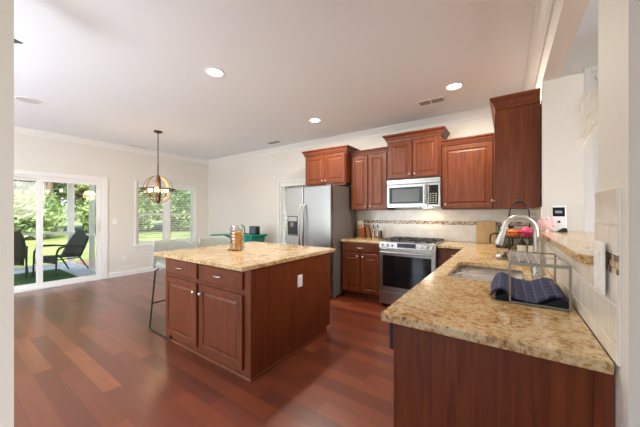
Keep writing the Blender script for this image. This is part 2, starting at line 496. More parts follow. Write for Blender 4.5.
def double_hung(name, axis, wall, a0, a1, z0, z1, panes=2, blind_label=None, group=None):
    """frame flush in the wall thickness; wall = inner face coordinate; outward sign"""
    out = -1 if axis == 'x' else 1
    def bx(b, p, q, r, s_, d0, d1):
        c0, c1 = wall + out * d0, wall + out * d1
        if axis == 'x': b.box(c0, p, r, c1, q, s_)
        else: b.box(p, c0, r, q, c1, s_)
    fr = MB()
    bx(fr, a0, a0 + 0.04, z0, z1, 0.02, 0.15); bx(fr, a1 - 0.04, a1, z0, z1, 0.02, 0.15)
    bx(fr, a0 + 0.04, a1 - 0.04, z1 - 0.04, z1, 0.02, 0.15); bx(fr, a0 + 0.04, a1 - 0.04, z0, z0 + 0.04, 0.02, 0.15)
    w = (a1 - a0 - 0.08) / panes
    mid = []
    if panes == 2:
        c = (a0 + a1) / 2; bx(fr, c - 0.05, c + 0.05, z0 + 0.04, z1 - 0.04, 0.01, 0.15); mid = [(a0 + 0.04, c - 0.05), (c + 0.05, a1 - 0.04)]
    else: mid = [(a0 + 0.04, a1 - 0.04)]
    root = struct(name, fr, 'trim', bevel=0.003)
    zm = (z0 + z1) / 2
    for p, q in mid:
        sa = MB()
        for r, s_ in ((z0 + 0.04, zm), (zm, z1 - 0.04)):
            bx(sa, p, p + 0.035, r, s_, 0.06, 0.1); bx(sa, q - 0.035, q, r, s_, 0.06, 0.1)
            bx(sa, p + 0.035, q - 0.035, r, r + 0.03, 0.06, 0.1); bx(sa, p + 0.035, q - 0.035, s_ - 0.03, s_, 0.06, 0.1)
        s1 = sa.build('window_sash', 'trim', root)
        pa = MB()
        bx(pa, p + 0.035, q - 0.035, z0 + 0.07, z1 - 0.07, 0.079, 0.083)
        pa.build('window_pane', 'glass', root)
    if blind_label:
        for i, (p, q) in enumerate(mid):
            cx = ((p + q) / 2)
            loc = (wall + out * 0.035, cx, z0) if axis == 'x' else (cx, wall + out * 0.035, z0)
            bl = thing('window_blind', blind_label[i], 'window blind', loc, group)
            h = MB(); bx(h, p + 0.004, q - 0.004, z1 - 0.085, z1 - 0.045, 0.012, 0.057); h.build('head_rail', 'blind', bl)
            h = MB(); bx(h, p + 0.006, q - 0.006, z0 + 0.045, z0 + 0.065, 0.014, 0.052); h.build('bottom_rail', 'blind', bl)
            sl = MB(); z = z0 + 0.11
            while z < z1 - 0.1:
                d0, d1, dz = 0.014, 0.054, 0.004
                c0, c1 = wall + out * d0, wall + out * d1
                if axis == 'x': vs = [(c0, p + 0.006, z - dz), (c1, p + 0.006, z + dz), (c1, q - 0.006, z + dz), (c0, q - 0.006, z - dz)]
                else: vs = [(p + 0.006, c0, z - dz), (p + 0.006, c1, z + dz), (q - 0.006, c1, z + dz), (q - 0.006, c0, z - dz)]
                top = [(x, y, zz + 0.0025) for x, y, zz in vs]
                sl.add(vs + top, [[0, 1, 2, 3], [4, 5, 6, 7], [0, 1, 5, 4], [1, 2, 6, 5], [2, 3, 7, 6], [3, 0, 4, 7]])
                z += 0.046
            sl.build('slats', 'blind', bl)
            cd = MB()
            for t in (0.2, 0.8):
                y = p + (q - p) * t
                bx(cd, y - 0.001, y + 0.001, z0 + 0.06, z1 - 0.08, 0.012, 0.0135)
            cd.build('cord', 'blind', bl)
    return root
double_hung('window_1', 'x', XL, 2.6, 3.97, 0.62, 1.99, 2, ['white slatted blind in the left half of the pair window', 'white slatted blind in the right half of the pair window'])
casing('trim_1', 'x', XL, 2.6, 3.97, 0.62, 1.99, w=0.03, sill=True)
double_hung('window_2', 'y', YB, -4.08, -3.12, 0.62, 1.99, 1, ['white slatted blind in the narrow window beside the fridge'])
casing('trim_2', 'y', YB, -4.08, -3.12, 0.62, 1.99, w=0.03)
double_hung('window_3', 'y', YB, 0.80, 1.75, 0.5, 2.95, 1, ['white slatted blind in the window past the raised bar'])
casing('trim_3', 'y', YB, 0.80, 1.75, 0.5, 2.95, w=0.06, sill=False)

# sliding patio door
fr = MB()
fr.box(XL - 0.15, 0.27, 0, XL - 0.0, 0.32, 1.97).box(XL - 0.15, 1.97, 0, XL, 2.02, 1.97)
fr.box(XL - 0.15, 0.32, 1.93, XL, 1.97, 1.97).box(XL - 0.15, 0.32, 0.0, XL + 0.005, 1.97, 0.035)
door = struct('door_1', fr, 'trim', bevel=0.003)
def slider_panel(y0, y1, x, name):
    b = MB(); w = 0.058
    b.box(x, y0, 0.036, x + 0.035, y0 + w, 1.929).box(x, y1 - w, 0.036, x + 0.035, y1, 1.929)
    b.box(x, y0 + w, 0.036, x + 0.035, y1 - w, 0.105).box(x, y0 + w, 1.88, x + 0.035, y1 - w, 1.929)
    p = b.build('sliding_panel', 'trim', door, bevel=0.003); p['kind'] = 'structure'
    g = MB().box(x + 0.015, y0 + w, 0.105, x + 0.02, y1 - w, 1.88).build('door_pane', 'glass', p)
    return p
slider_panel(0.322, 1.14, XL - 0.10, 'a')
p = slider_panel(1.10, 1.968, XL - 0.055, 'b')
MB().box(XL - 0.02, 1.905, 0.95, XL - 0.005, 1.925, 1.15).box(XL - 0.005, 1.908, 0.97, XL + 0.025, 1.922, 0.99).box(XL - 0.005, 1.908, 1.11, XL + 0.025, 1.922, 1.13).box(XL + 0.013, 1.908, 0.99, XL + 0.025, 1.922, 1.11).build('door_handle', 'trim', door)
b = MB(); w = 0.07
b.box(XL, 0.2, 0, XL + 0.016, 0.27, 2.04).box(XL, 2.02, 0, XL + 0.016, 2.085, 2.04).box(XL, 0.27, 1.97, XL + 0.016, 2.02, 2.04)
struct('trim_4', b, 'trim', bevel=0.003)

# tiled backsplash: real tiles on a grout bed
ROWS = [(0.916, 0.963, 0.0), (0.967, 1.068, 0.15), (1.072, 1.1505, 0.0), (1.212, 1.283, 0.15), (1.287, 1.385, 0.0)]
def tiles(name, axis, a0, a1, zmax, origin, wallobj=None):
    g = MB(); t = MB(); mo = MB()
    zt = min(zmax, 1.385)
    def bx(b, p, q, r, s_, d0, d1):
        if axis == 'x': b.box(XR - d0, p, r, XR - d1, q, s_)
        else: b.box(p, YB - d0, r, q, YB - d1, s_)
    bx(g, a0, a1, 0.9145, zt, 0.0, 0.005)
    for z0, z1, off in ROWS:
        z1 = min(z1, zmax)
        if z0 >= zmax - 0.01: continue
        k = math.floor((a0 - origin - off) / 0.304) - 1
        while True:
            p = origin + off + k * 0.304; q = p + 0.3; k += 1
            if p > a1: break
            p, q = max(p, a0), min(q, a1)
            if q - p > 0.01: bx(t, p, q, z0, z1, 0.004, 0.0085)
    root = struct(name, g, 'grout')
    t.build('tile_field', 'tile', root, bevel=0.0015)
    if zmax > 1.22:
        y = a0
        while y < a1 - 0.004:
            yy = min(y + 0.0165, a1)
            for zr in (1.1545, 1.1722, 1.19): bx(mo, y, yy, zr, zr + 0.016, 0.004, 0.008)
            y += 0.018
        mo.build('mosaic_band', 'mosaic', root)
    return root
tiles('backsplash_back', 'y', -2.165, XR - 0.009, 1.372, -0.9)
tiles('backsplash_column', 'x', 1.036, 1.253, 1.385, 0.96)
tiles('backsplash_half_wall', 'x', 1.2535, 2.97, 1.142, 1.3)
tiles('backsplash_right', 'x', 2.9705, YB - 0.009, 1.372, 1.3)

# ------------------------------------------------------------------ cabinets
RAISED = [(0, -0.02), (0, -0.003), (0.003, 0), (0.052, 0), (0.058, -0.009), (0.068, -0.009), (0.088, -0.002)]
SLAB = [(0, -0.02), (0, -0.004), (0.008, 0)]
FRONT = ((1, 0, 0), (0, 0, 1), (0, -1, 0))       # face towards the camera
SIDE = ((0, -1, 0), (0, 0, 1), (-1, 0, 0))       # face towards -X

def door_part(parent, o, w, h, face=FRONT, steps=RAISED, name='door', knob=None, pull=None):
    d = MB().rings(o, face[0], face[1], face[2], w, h, steps).build(name, 'wood', parent)
    o, ax, up, out = Vector(o), Vector(face[0]), Vector(face[1]), Vector(face[2])
    if knob:
        c = o + ax * knob[0] + up * knob[1]
        kb = MB()
        ks = [(0.005, 0), (0.005, 0.012), (0.013, 0.018), (0.014, 0.024), (0.008, 0.029), (0, 0.03)]
        if abs(out.y) > 0.5: kb.lathe([(r, out.y * z) for r, z in ks], c, 12, 'y')
        else: kb.lathe([(r, out.x * z) for r, z in ks], c, 12, 'x')
        kb.build('knob', 'nickel', d, smooth=True)
    if pull:
        c = o + ax * pull[0] + up * pull[1]; L = 0.05
        pts = [c - ax * L + out * 0.0, c - ax * L + out * 0.018, c - ax * (L - 0.015) + out * 0.027, c + out * 0.03, c + ax * (L - 0.015) + out * 0.027, c + ax * L + out * 0.018, c + ax * L]
        MB().tube(pts, [0.006, 0.005, 0.005, 0.0065, 0.005, 0.005, 0.006], 8).build('handle', 'nickel', d, smooth=True)
    return d

def cab_crown(path, z, parent, h=0.1, p=0.07):
    prof = [(0, z), (0.012, z), (0.016, z + 0.018), (0.024, z + 0.03), (p * 0.6, z + h * 0.6), (p * 0.85, z + h * 0.74), (p, z + h * 0.8), (p, z + h), (0, z + h)]
    return MB().sweep(path, prof).build('crown', 'wood', parent)

def upper(label, x0, x1, yf, z0, z1, doors, cpath, ch=0.1, cp=0.07, side=None, knob_in=True):
    t = thing('upper_cabinet', label, 'cabinet', ((x0 + x1) / 2, YB, z0))
    MB().box(x0, yf, z0, x1, YB - 0.0095 if z0 < 1.385 else YB - 0.001, z1).build('body', 'wood', t, bevel=0.002)
    n = len(doors)
    for i, (a, b_) in enumerate(doors):
        w = b_ - a; zz0, zz1 = z0 + 0.015, z1 - 0.02
        if n == 2: k = (w - 0.03, 0.045) if i == 0 else (0.03, 0.045)
        else: k = (0.03, 0.05)
        door_part(t, (a, yf - 0.021, zz0), w, zz1 - zz0, knob=k)
    cab_crown(cpath, z1, t, ch, cp)
    return t

YU = YB - 0.325      # upper front
# over the fridge, deeper
t = upper('deep cherry wall cabinet with two short doors above the refrigerator', -2.99, -2.155, 3.875, 1.82, 2.335,
          [(-2.97, -2.575), (-2.565, -2.17)], [(-2.99, YB - 0.002), (-2.99, 3.875), (-2.155, 3.875), (-2.155, YB - 0.002)], 0.09, 0.05)
vb = MB()
for i in range(24):
    x0 = -2.99 + 0.835 * i / 24; x1 = -2.99 + 0.835 * (i + 1) / 24
    f = lambda x: 0.02 + 0.018 * abs(math.cos((x + 2.57) * 11)) ** 0.7
    vb.hexa([(x0, 3.875, 1.82 - f(x0)), (x1, 3.875, 1.82 - f(x1)), (x1, 3.89, 1.82 - f(x1)), (x0, 3.89, 1.82 - f(x0))], [(x0, 3.875, 1.82), (x1, 3.875, 1.82), (x1, 3.89, 1.82), (x0, 3.89, 1.82)])
vb.build('valance', 'wood', t)
# beside the fridge
upper('tall narrow pair of cherry wall cabinet doors between refrigerator and microwave', -2.15, -1.503, YU, 1.375, 2.27,
      [(-2.125, -1.84), (-1.815, -1.52)], [(-2.15, YU), (-1.503, YU)], 0.07, 0.045)
# small label strip on the left door
# above the microwave
YM = YB - 0.36
upper('cherry wall cabinet with two short doors above the microwave', -1.50, -0.742, YM, 1.83, 2.395,
      [(-1.475, -1.13), (-1.115, -0.765)], [(-1.50, YB - 0.012), (-1.50, YM), (-0.742, YM), (-0.742, YB - 0.012)], 0.1, 0.06)
# right of microwave
upper('wide cherry wall cabinet with one large raised panel door right of microwave', -0.739, -0.10, YU, 1.375, 2.24,
      [(-0.715, -0.145)], [(-0.739, YU), (-0.072, YU)], 0.08, 0.045)
# cabinet on the right hand wall, plain end towards the camera
t = thing('upper_cabinet', 'tall cherry corner cabinet showing its plain end panel beside the bar opening', 'cabinet', (0.09, 3.6, 1.375))
MB().box(-0.072, 3.02, 1.375, 0.239, YB - 0.0095, 2.30).build('body', 'wood', t, bevel=0.002)
MB().box(-0.076, 3.012, 1.37, 0.239, 3.019, 2.30).build('end_panel', 'wood', t, bevel=0.001)
cab_crown([(-0.076, YB - 0.01), (-0.076, 3.012), (0.236, 3.012)], 2.28, t, 0.105, 0.055)
door_part(t, (-0.094, 3.40, 1.39), 0.36, 0.87, SIDE, knob=(0.33, 0.05))
door_part(t, (-0.094, 3.78, 1.39), 0.36, 0.87, SIDE)

# base cabinets along the back wall
YC = YB - 0.645   # counter front edge
def base_back(label, x0, x1, doors, drawers, knobs):
    t = thing('base_cabinet', label, 'cabinet', ((x0 + x1) / 2, YB, 0))
    MB().box(x0, YC + 0.045, 0.10, x1, YB - 0.002, 0.879).build('body', 'wood', t, bevel=0.002)
    MB().box(x0, YC + 0.11, 0.0, x1, YB - 0.002, 0.10).build('toe_kick', 'wood', t)
    for (a, b_) in drawers: door_part(t, (a, YC + 0.024, 0.735), b_ - a, 0.125, steps=SLAB, name='drawer', pull=((b_ - a) / 2, 0.06))
    for (a, b_), k in zip(doors, knobs): door_part(t, (a, YC + 0.024, 0.125), b_ - a, 0.585, knob=(k * (b_ - a) + (0.03 if k == 0 else -0.03), 0.54))
    return t
base_back('cherry base cabinet with drawer over two doors between refrigerator and range', -2.16, -1.506, [(-2.125, -1.845), (-1.815, -1.53)], [(-2.125, -1.53)], [1, 0])
base_back('cherry base cabinet with one door right of the range', -0.733, -0.40, [(-0.62, -0.41)], [(-0.62, -0.41)], [0])

# peninsula base
t = thing('peninsula_cabinet', 'cherry peninsula base with a plain end panel facing the camera', 'cabinet', (-0.07, 1.1, 0))
MB().box(-0.382, 1.085, 0.0, 0.246, 1.105, 0.879).build('end_panel', 'wood', t, bevel=0.0015)
MB().box(0.205, 1.079, 0.0, 0.246, 1.085, 0.879).build('corner_stile', 'wood', t)
MB().box(-0.375, 1.735, 0.10, -0.355, YC + 0.04, 0.879).box(-0.355, 1.735, 0.10, 0.245, 3.70, 0.12).build('body', 'wood', t)
MB().box(-0.30, 1.106, 0.0, -0.28, 3.7, 0.099).build('toe_kick', 'wood', t)
yy = 1.75
for w in (0.42, 0.42, 0.5, 0.5):
    door_part(t, (-0.396, yy + w, 0.125), w - 0.01, 0.585, SIDE, knob=(0.04, 0.54))
    door_part(t, (-0.396, yy + w, 0.735), w - 0.01, 0.125, SIDE, steps=SLAB, name='drawer', pull=(w / 2, 0.06))
    yy += w + 0.01
t = thing('dishwasher', 'black dishwasher edge peeking out beside the peninsula end panel', 'dishwasher', (-0.1, 1.42, 0))
MB().box(-0.375, 1.115, 0.10, 0.2, 1.725, 0.86).build('body', 'black', t)
MB().box(-0.381, 1.115, 0.12, -0.3755, 1.725, 0.74).build('door', 'steel', t, bevel=0.003)
MB().box(-0.41, 1.112, 0.745, -0.3755, 1.728, 0.872).build('control_panel', 'black', t, bevel=0.004)

# ------------------------------------------------------------------ countertops
def slab(name, outer, z0, z1, hole=None, bevel=0.004):
    bm = bmesh.new()
    def loop(pts):
        vs = [bm.verts.new((x, y, z1)) for x, y in pts]
        return [bm.edges.new((vs[i], vs[(i + 1) % len(vs)])) for i in range(len(vs))]
    es = loop(outer)
    if hole:
        for h in hole: es += loop(h)
    bmesh.ops.triangle_fill(bm, use_beauty=True, edges=es)
    fs = list(bm.faces)
    r = bmesh.ops.extrude_face_region(bm, geom=fs)
    bmesh.ops.translate(bm, vec=(0, 0, z0 - z1), verts=[g for g in r['geom'] if isinstance(g, bmesh.types.BMVert)])
    bmesh.ops.recalc_face_normals(bm, faces=bm.faces)
    me = bpy.data.meshes.new(name); bm.to_mesh(me); bm.free(); me.materials.append(M['granite'])
    o = bpy.data.objects.new(name, me); COL.objects.link(o)
    md = o.modifiers.new('bevel', 'BEVEL'); md.width = bevel; md.segments = 2; md.limit_method = 'ANGLE'; md.angle_limit = math.radians(50)
    return o
def rrect(x0, y0, x1, y1, r, n=6):
    pts = []
    for cx, cy, a in ((x1 - r, y0 + r, -90), (x1 - r, y1 - r, 0), (x0 + r, y1 - r, 90), (x0 + r, y0 + r, 180)):
        for i in range(n + 1):
            th = math.radians(a + 90 * i / n); pts.append((cx + r * math.cos(th), cy + r * math.sin(th)))
    return pts
XT = 0.2393
SX0, SX1, SY0, SY1 = -0.325, 0.095, 1.90, 2.575
tag(slab('countertop', [(XT, 1.052), (XT, YB - 0.0095), (-0.733, YB - 0.0095), (-0.733, YC), (-0.423, YC), (-0.423, 1.052)], 0.88, 0.914, [rrect(SX0, SY0, SX1, SY1, 0.07)]),
    'gold speckled granite counter wrapping the peninsula, with sink cut into it', 'countertop')
tag(slab('countertop', [(-2.163, YC), (-1.505, YC), (-1.505, YB - 0.0095), (-2.163, YB - 0.0095)], 0.88, 0.914),
    'short granite counter between refrigerator and range, holding knife block', 'countertop')
bar = slab('countertop', [(0.207, 1.34), (0.211, 1.315), (0.222, 1.298), (0.24, 1.288), (0.30, 1.275), (0.37, 1.262), (0.60, 1.262), (0.60, 2.965), (0.206, 2.965)], 1.143, 1.175)
tag(bar, 'raised granite bar ledge running along the top of the tiled half wall', 'bar ledge')

# sink
t = thing('sink', 'stainless steel double bowl sink set under the peninsula granite', 'sink', (-0.12, 2.24, 0.7))
def bowl(x0, y0, x1, y1, depth, nm):
    a = rrect(x0, y0, x1, y1, 0.06, 5); b_ = rrect(x0 + 0.012, y0 + 0.012, x1 - 0.012, y1 - 0.012, 0.055, 5); c = rrect(x0 + 0.04, y0 + 0.04, x1 - 0.04, y1 - 0.04, 0.04, 5)
    n = len(a); m = MB()
    vs = [(x, y, 0.8795) for x, y in a] + [(x, y, 0.879 - depth + 0.03) for x, y in b_] + [(x, y, 0.879 - depth) for x, y in c]
    fs = [[i, (i + 1) % n, n + (i + 1) % n, n + i] for i in range(n)] + [[n + i, n + (i + 1) % n, 2 * n + (i + 1) % n, 2 * n + i] for i in range(n)] + [[2 * n + i for i in range(n)]]
    o = m.add(vs, fs).build(nm, 'sinksteel', t, smooth=True, solid=0.0015)
    cx, cy = (x0 + x1) / 2, (y0 + y1) / 2
    MB().lathe([(0.045, 0), (0.045, 0.003), (0.03, 0.003), (0.0, 0.001)], (cx, cy, 0.879 - depth + 0.001), 20).build('drain', 'chrome', o, smooth=True)
bowl(SX0 - 0.004, SY0 - 0.004, SX1 + 0.004, 2.225, 0.2, 'bowl')
bowl(SX0 - 0.004, 2.25, SX1 + 0.004, SY1 + 0.004, 0.2, 'bowl')
MB().box(SX0 + 0.02, 2.226, 0.82, SX1 - 0.02, 2.249, 0.8785).build('divider', 'sinksteel', t, bevel=0.004)

# faucet
FX, FY = 0.158, 2.26
t = thing('faucet', 'brushed nickel gooseneck pull-down faucet arching over the sink', 'faucet', (FX, FY, 0.914))
MB().lathe([(0.03, 0), (0.03, 0.008), (0.024, 0.02), (0.022, 0.09), (0.018, 0.11), (0.0, 0.11)], (FX, FY, 0.914), 20).build('base', 'nickel', t, smooth=True)
R = 0.088
pts = [(FX, FY, 1.02), (FX, FY, 1.10), (FX, FY, 1.19)] + [(FX - R + R * math.cos(a), FY - 0.02 * (1 - math.cos(a)), 1.202 + 1.05 * R * math.sin(a)) for a in [PI * k / 12 for k in range(1, 12)]] + [(FX - 2 * R - 0.003, FY - 0.04, 1.19)]
MB().tube(pts, 0.0155, 12).build('neck', 'nickel', t, smooth=True)
a = Vector((FX - 2 * R - 0.003, FY - 0.04, 1.192)); d = Vector((-0.028, -0.005, -0.085))
MB().tube([a, a + d * 0.15, a + d * 0.8, a + d], [0.0165, 0.0175, 0.025, 0.023], 14).build('spray_head', 'nickel', t, smooth=True)
MB().tube([(FX, FY - 0.02, 0.985), (FX + 0.002, FY - 0.04, 0.99), (FX + 0.004, FY - 0.1, 1.03)], [0.010, 0.009, 0.006], 8).build('lever', 'nickel', t, smooth=True)

# ------------------------------------------------------------------ range
RX0, RX1 = -1.50, -0.738
t = thing('range', 'stainless steel slide-in gas range with dark oven window', 'range', ((RX0 + RX1) / 2, YB, 0))
RF = 3.665
MB().box(RX0, RF + 0.03, 0.05, RX1, YB - 0.012, 0.905).build('body', 'steel', t, bevel=0.003)
MB().box(RX0 + 0.02, RF + 0.06, 0.0, RX1 - 0.02, YB - 0.05, 0.05).build('toe_base', 'black', t)
MB().box(RX0, RF + 0.045, 0.906, RX1, YB - 0.012, 0.921).build('cooktop', 'steel_h', t, bevel=0.003)
MB().add([(RX0, RF - 0.012, 0.835), (RX1, RF - 0.012, 0.835), (RX1, RF + 0.03, 0.835), (RX0, RF + 0.03, 0.835),
          (RX0, RF + 0.012, 0.921), (RX1, RF + 0.012, 0.921), (RX1, RF + 0.044, 0.921), (RX0, RF + 0.044, 0.921)],
         [[0, 3, 2, 1], [4, 5, 6, 7], [0, 1, 5, 4], [1, 2, 6, 5], [2, 3, 7, 6], [3, 0, 4, 7]]).build('control_panel', 'steel_h', t, bevel=0.003)
cpn = bpy.data.objects[[o.name for o in bpy.data.objects if o.parent == t][-1]]
MB().add([(-1.24, RF - 0.0085, 0.852), (-0.99, RF - 0.0085, 0.852), (-0.99, RF + 0.0075, 0.91), (-1.24, RF + 0.0075, 0.91),
          (-1.24, RF - 0.0055, 0.852), (-0.99, RF - 0.0055, 0.852), (-0.99, RF + 0.0105, 0.91), (-1.24, RF + 0.0105, 0.91)],
         [[0, 1, 2, 3], [4, 7, 6, 5], [0, 4, 5, 1], [1, 5, 6, 2], [2, 6, 7, 3], [3, 7, 4, 0]]).build('display', 'display', t)
MB().add([(-1.15, RF - 0.0025, 0.874), (-1.08, RF - 0.0025, 0.874), (-1.08, RF + 0.0025, 0.890), (-1.15, RF + 0.0025, 0.890)], [[0, 1, 2, 3]])
for i, kx in enumerate((-1.455, -1.385, -1.315, -0.925, -0.855, -0.785)):
    MB().lathe([(0.021, 0), (0.021, -0.006), (0.016, -0.008), (0.015, -0.03), (0.0, -0.031)], (kx, RF - 0.001, 0.876), 14, 'y').build('knob', 'nickel', t, smooth=True)
dr = MB().box(RX0 + 0.004, RF - 0.004, 0.235, RX1 - 0.004, RF + 0.03, 0.828).build('oven_door', 'steel_h', t, bevel=0.004)
MB().box(RX0 + 0.055, RF - 0.007, 0.30, RX1 - 0.055, RF - 0.0035, 0.735).build('oven_window', 'blackglass', dr, bevel=0.001)
MB().tube([(RX0 + 0.04, RF - 0.055, 0.782), (RX1 - 0.04, RF - 0.055, 0.782)], 0.014, 12).tube([(RX0 + 0.06, RF - 0.004, 0.782), (RX0 + 0.06, RF - 0.055, 0.782)], 0.01, 8).tube([(RX1 - 0.06, RF - 0.004, 0.782), (RX1 - 0.06, RF - 0.055, 0.782)], 0.01, 8).build('handle', 'steel_h', dr, smooth=True)
dw = MB().box(RX0 + 0.004, RF - 0.004, 0.052, RX1 - 0.004, RF + 0.03, 0.225).build('drawer', 'steel_h', t, bevel=0.004)
for x0, x1 in ((RX0 + 0.02, -1.245), (-1.24, -0.998), (-0.993, RX1 - 0.02)):
    g = MB()
    y0, y1, z = RF + 0.07, YB - 0.06, 0.945
    for x in (x0 + 0.008, (x0 + x1) / 2, x1 - 0.008): g.box(x - 0.005, y0, z - 0.006, x + 0.005, y1, z + 0.005)
    for y in (y0, y0 + (y1 - y0) * 0.33, y0 + (y1 - y0) * 0.66, y1): g.box(x0, y - 0.005, z - 0.007, x1, y + 0.005, z + 0.004)
    for x in (x0 + 0.008, x1 - 0.008):
        for y in (y0, y1): g.box(x - 0.006, y - 0.006, 0.9215, x + 0.006, y + 0.006, z)
    g.build('grate', 'iron', t)
for bx_, by_ in ((-1.37, 3.87), (-1.37, 4.15), (-1.12, 4.0), (-0.87, 3.87), (-0.87, 4.15)):
    MB().lathe([(0.045, 0), (0.045, 0.008), (0.03, 0.009), (0.03, 0.015), (0, 0.016)], (bx_, by_, 0.9215), 16).build('burner', 'iron', t, smooth=True)

# ------------------------------------------------------------------ microwave
MZ0, MZ1, MF = 1.405, 1.818, 3.955
t = thing('microwave', 'stainless over-the-range microwave hung under the middle cabinet', 'microwave', (-1.12, YB, MZ0))
MB().box(RX0 + 0.002, MF + 0.03, MZ0, RX1 - 0.002, YB - 0.012, MZ1).build('body', 'steel', t, bevel=0.003)
dr = MB().box(RX0 + 0.002, MF, MZ0 + 0.01, -0.905, MF + 0.029, MZ1 - 0.075).build('door', 'steel_h', t, bevel=0.006)
MB().box(RX0 + 0.04, MF - 0.003, MZ0 + 0.055, -0.97, MF + 0.001, MZ1 - 0.115).build('window', 'blackglass', dr, bevel=0.004)
MB().box(RX0 + 0.09, MF - 0.0045, MZ0 + 0.085, -1.02, MF - 0.0025, MZ1 - 0.145).build('mesh_screen', 'screen', dr)
MB().tube([(-0.935, MF, MZ0 + 0.05), (-0.935, MF - 0.035, MZ0 + 0.07), (-0.935, MF - 0.045, MZ0 + 0.17), (-0.935, MF - 0.035, MZ1 - 0.12), (-0.935, MF, MZ1 - 0.10)], 0.009, 10).build('handle', 'steel_h', dr, smooth=True)
cp_ = MB().box(-0.902, MF, MZ0 + 0.01, RX1 - 0.002, MF + 0.029, MZ1 - 0.075).build('control_panel', 'steel_h', t, bevel=0.004)
MB().box(-0.893, MF - 0.003, MZ0 + 0.04, RX1 - 0.03, MF + 0.001, MZ1 - 0.105).build('keypad', 'blackglass', cp_, bevel=0.002)
kb = MB()
for r_ in range(5):
    for c_ in range(3): kb.box(-0.88 + c_ * 0.036, MF - 0.004, MZ0 + 0.06 + r_ * 0.03, -0.855 + c_ * 0.036, MF - 0.0028, MZ0 + 0.075 + r_ * 0.03)
kb.build('buttons', 'vent', cp_)
MB().box(RX0 + 0.002, MF - 0.002, MZ1 - 0.072, RX1 - 0.002, MF + 0.029, MZ1).build('vent_grille', 'steel_h', t, bevel=0.004)
MB().box(-1.0, MF + 0.12, MZ0 - 0.004, -0.88, MF + 0.18, MZ0 - 0.0005).build('cooktop_lamp', 'canlens', t)
lo = light('hood_light', 'AREA', (-0.94, MF + 0.16, MZ0 - 0.012), 1.3, (1, 0.8, 0.55), rot=(0, 0, 0), size=0.12, size_y=0.06)

# ------------------------------------------------------------------ fridge
t = thing('refrigerator', 'stainless side-by-side refrigerator with water dispenser and grey sides', 'refrigerator', (-2.63, YB, 0))
FX0, FX1, FF = -3.085, -2.185, 3.46
MB().box(FX0, FF + 0.075, 0.03, FX1, YB - 0.06, 1.755).build('body', 'fridge_side', t, bevel=0.006)
MB().box(FX0 + 0.03, FF + 0.1, 0.0, FX1 - 0.03, YB - 0.1, 0.03).build('base_grille', 'black', t)
d1 = MB().box(FX0 + 0.002, FF, 0.06, -2.722, FF + 0.068, 1.752).build('door', 'steel', t, bevel=0.012)
d2 = MB().box(-2.714, FF, 0.06, FX1 - 0.002, FF + 0.068, 1.752).build('door', 'steel', t, bevel=0.012)
for d, x in ((d1, -2.755), (d2, -2.68)):
    MB().tube([(x, FF, 0.78), (x, FF - 0.045, 0.80), (x, FF - 0.062, 0.95), (x, FF - 0.066, 1.12), (x, FF - 0.062, 1.29), (x, FF - 0.045, 1.44), (x, FF, 1.46)], 0.014, 10).build('handle', 'steel_h', d, smooth=True)
ds = MB().box(-3.045, FF - 0.004, 0.95, -2.83, FF + 0.0, 1.275).build('dispenser', 'black', d1, bevel=0.006)
MB().box(-3.03, FF - 0.006, 1.19, -2.845, FF - 0.0038, 1.262).build('dispenser_controls', 'steel', d1)
MB().box(-2.97, FF - 0.02, 1.1, -2.91, FF - 0.0045, 1.17).build('dispenser_paddle', 'fridge_side', d1)
MB().box(-3.03, FF - 0.012, 0.955, -2.845, FF - 0.004, 0.97).build('dispenser_tray', 'fridge_side', d1)
for hx in (FX0 + 0.02, -2.76, FX1 - 0.10): MB().box(hx, FF + 0.02, 1.7555, hx + 0.08, FF + 0.12, 1.775).build('hinge_cover', 'fridge_side', t, bevel=0.004)
MB().box(FX1 - 0.06, FF + 0.08, 0.0, FX1 - 0.01, FF + 0.16, 0.03).build('foot', 'fridge_side', t)

# ------------------------------------------------------------------ island
t = thing('kitchen_island', 'dark cherry kitchen island with two drawers over two doors', 'island', (-2.3, 2.0, 0))
IX0, IX1, IY0, IY1 = -2.99, -1.655, 1.443, 2.60
MB().box(IX0, IY0, 0.06, IX1, IY1, 0.879).build('body', 'wood', t, bevel=0.002)
MB().box(IX0, IY0 + 0.0, 0.0, IX1, IY1 - 0.075, 0.06).build('plinth', 'wood', t)
MB().sweep([(IX0 + 0.0, IY0), (IX1, IY0), (IX1, 2.518)], [(0.001, 0), (0.014, 0), (0.014, 0.012), (0.009, 0.02), (0.001, 0.02)]).build('shoe_moulding', 'wood', t)
door_part(t, (-2.955, IY0 - 0.021, 0.065), 0.575, 0.60, knob=(0.545, 0.52))
door_part(t, (-2.33, IY0 - 0.021, 0.065), 0.595, 0.60, knob=(0.03, 0.52))
door_part(t, (-2.955, IY0 - 0.021, 0.705), 0.575, 0.145, steps=SLAB, name='drawer', pull=(0.29, 0.075))
door_part(t, (-2.33, IY0 - 0.021, 0.705), 0.595, 0.145, steps=SLAB, name='drawer', pull=(0.29, 0.075))
tag(slab('countertop', [(-3.03, 1.341), (-1.633, 1.341), (-1.633, 2.687), (-3.03, 2.687)], 0.88, 0.914),
    'square granite top of the kitchen island', 'countertop')
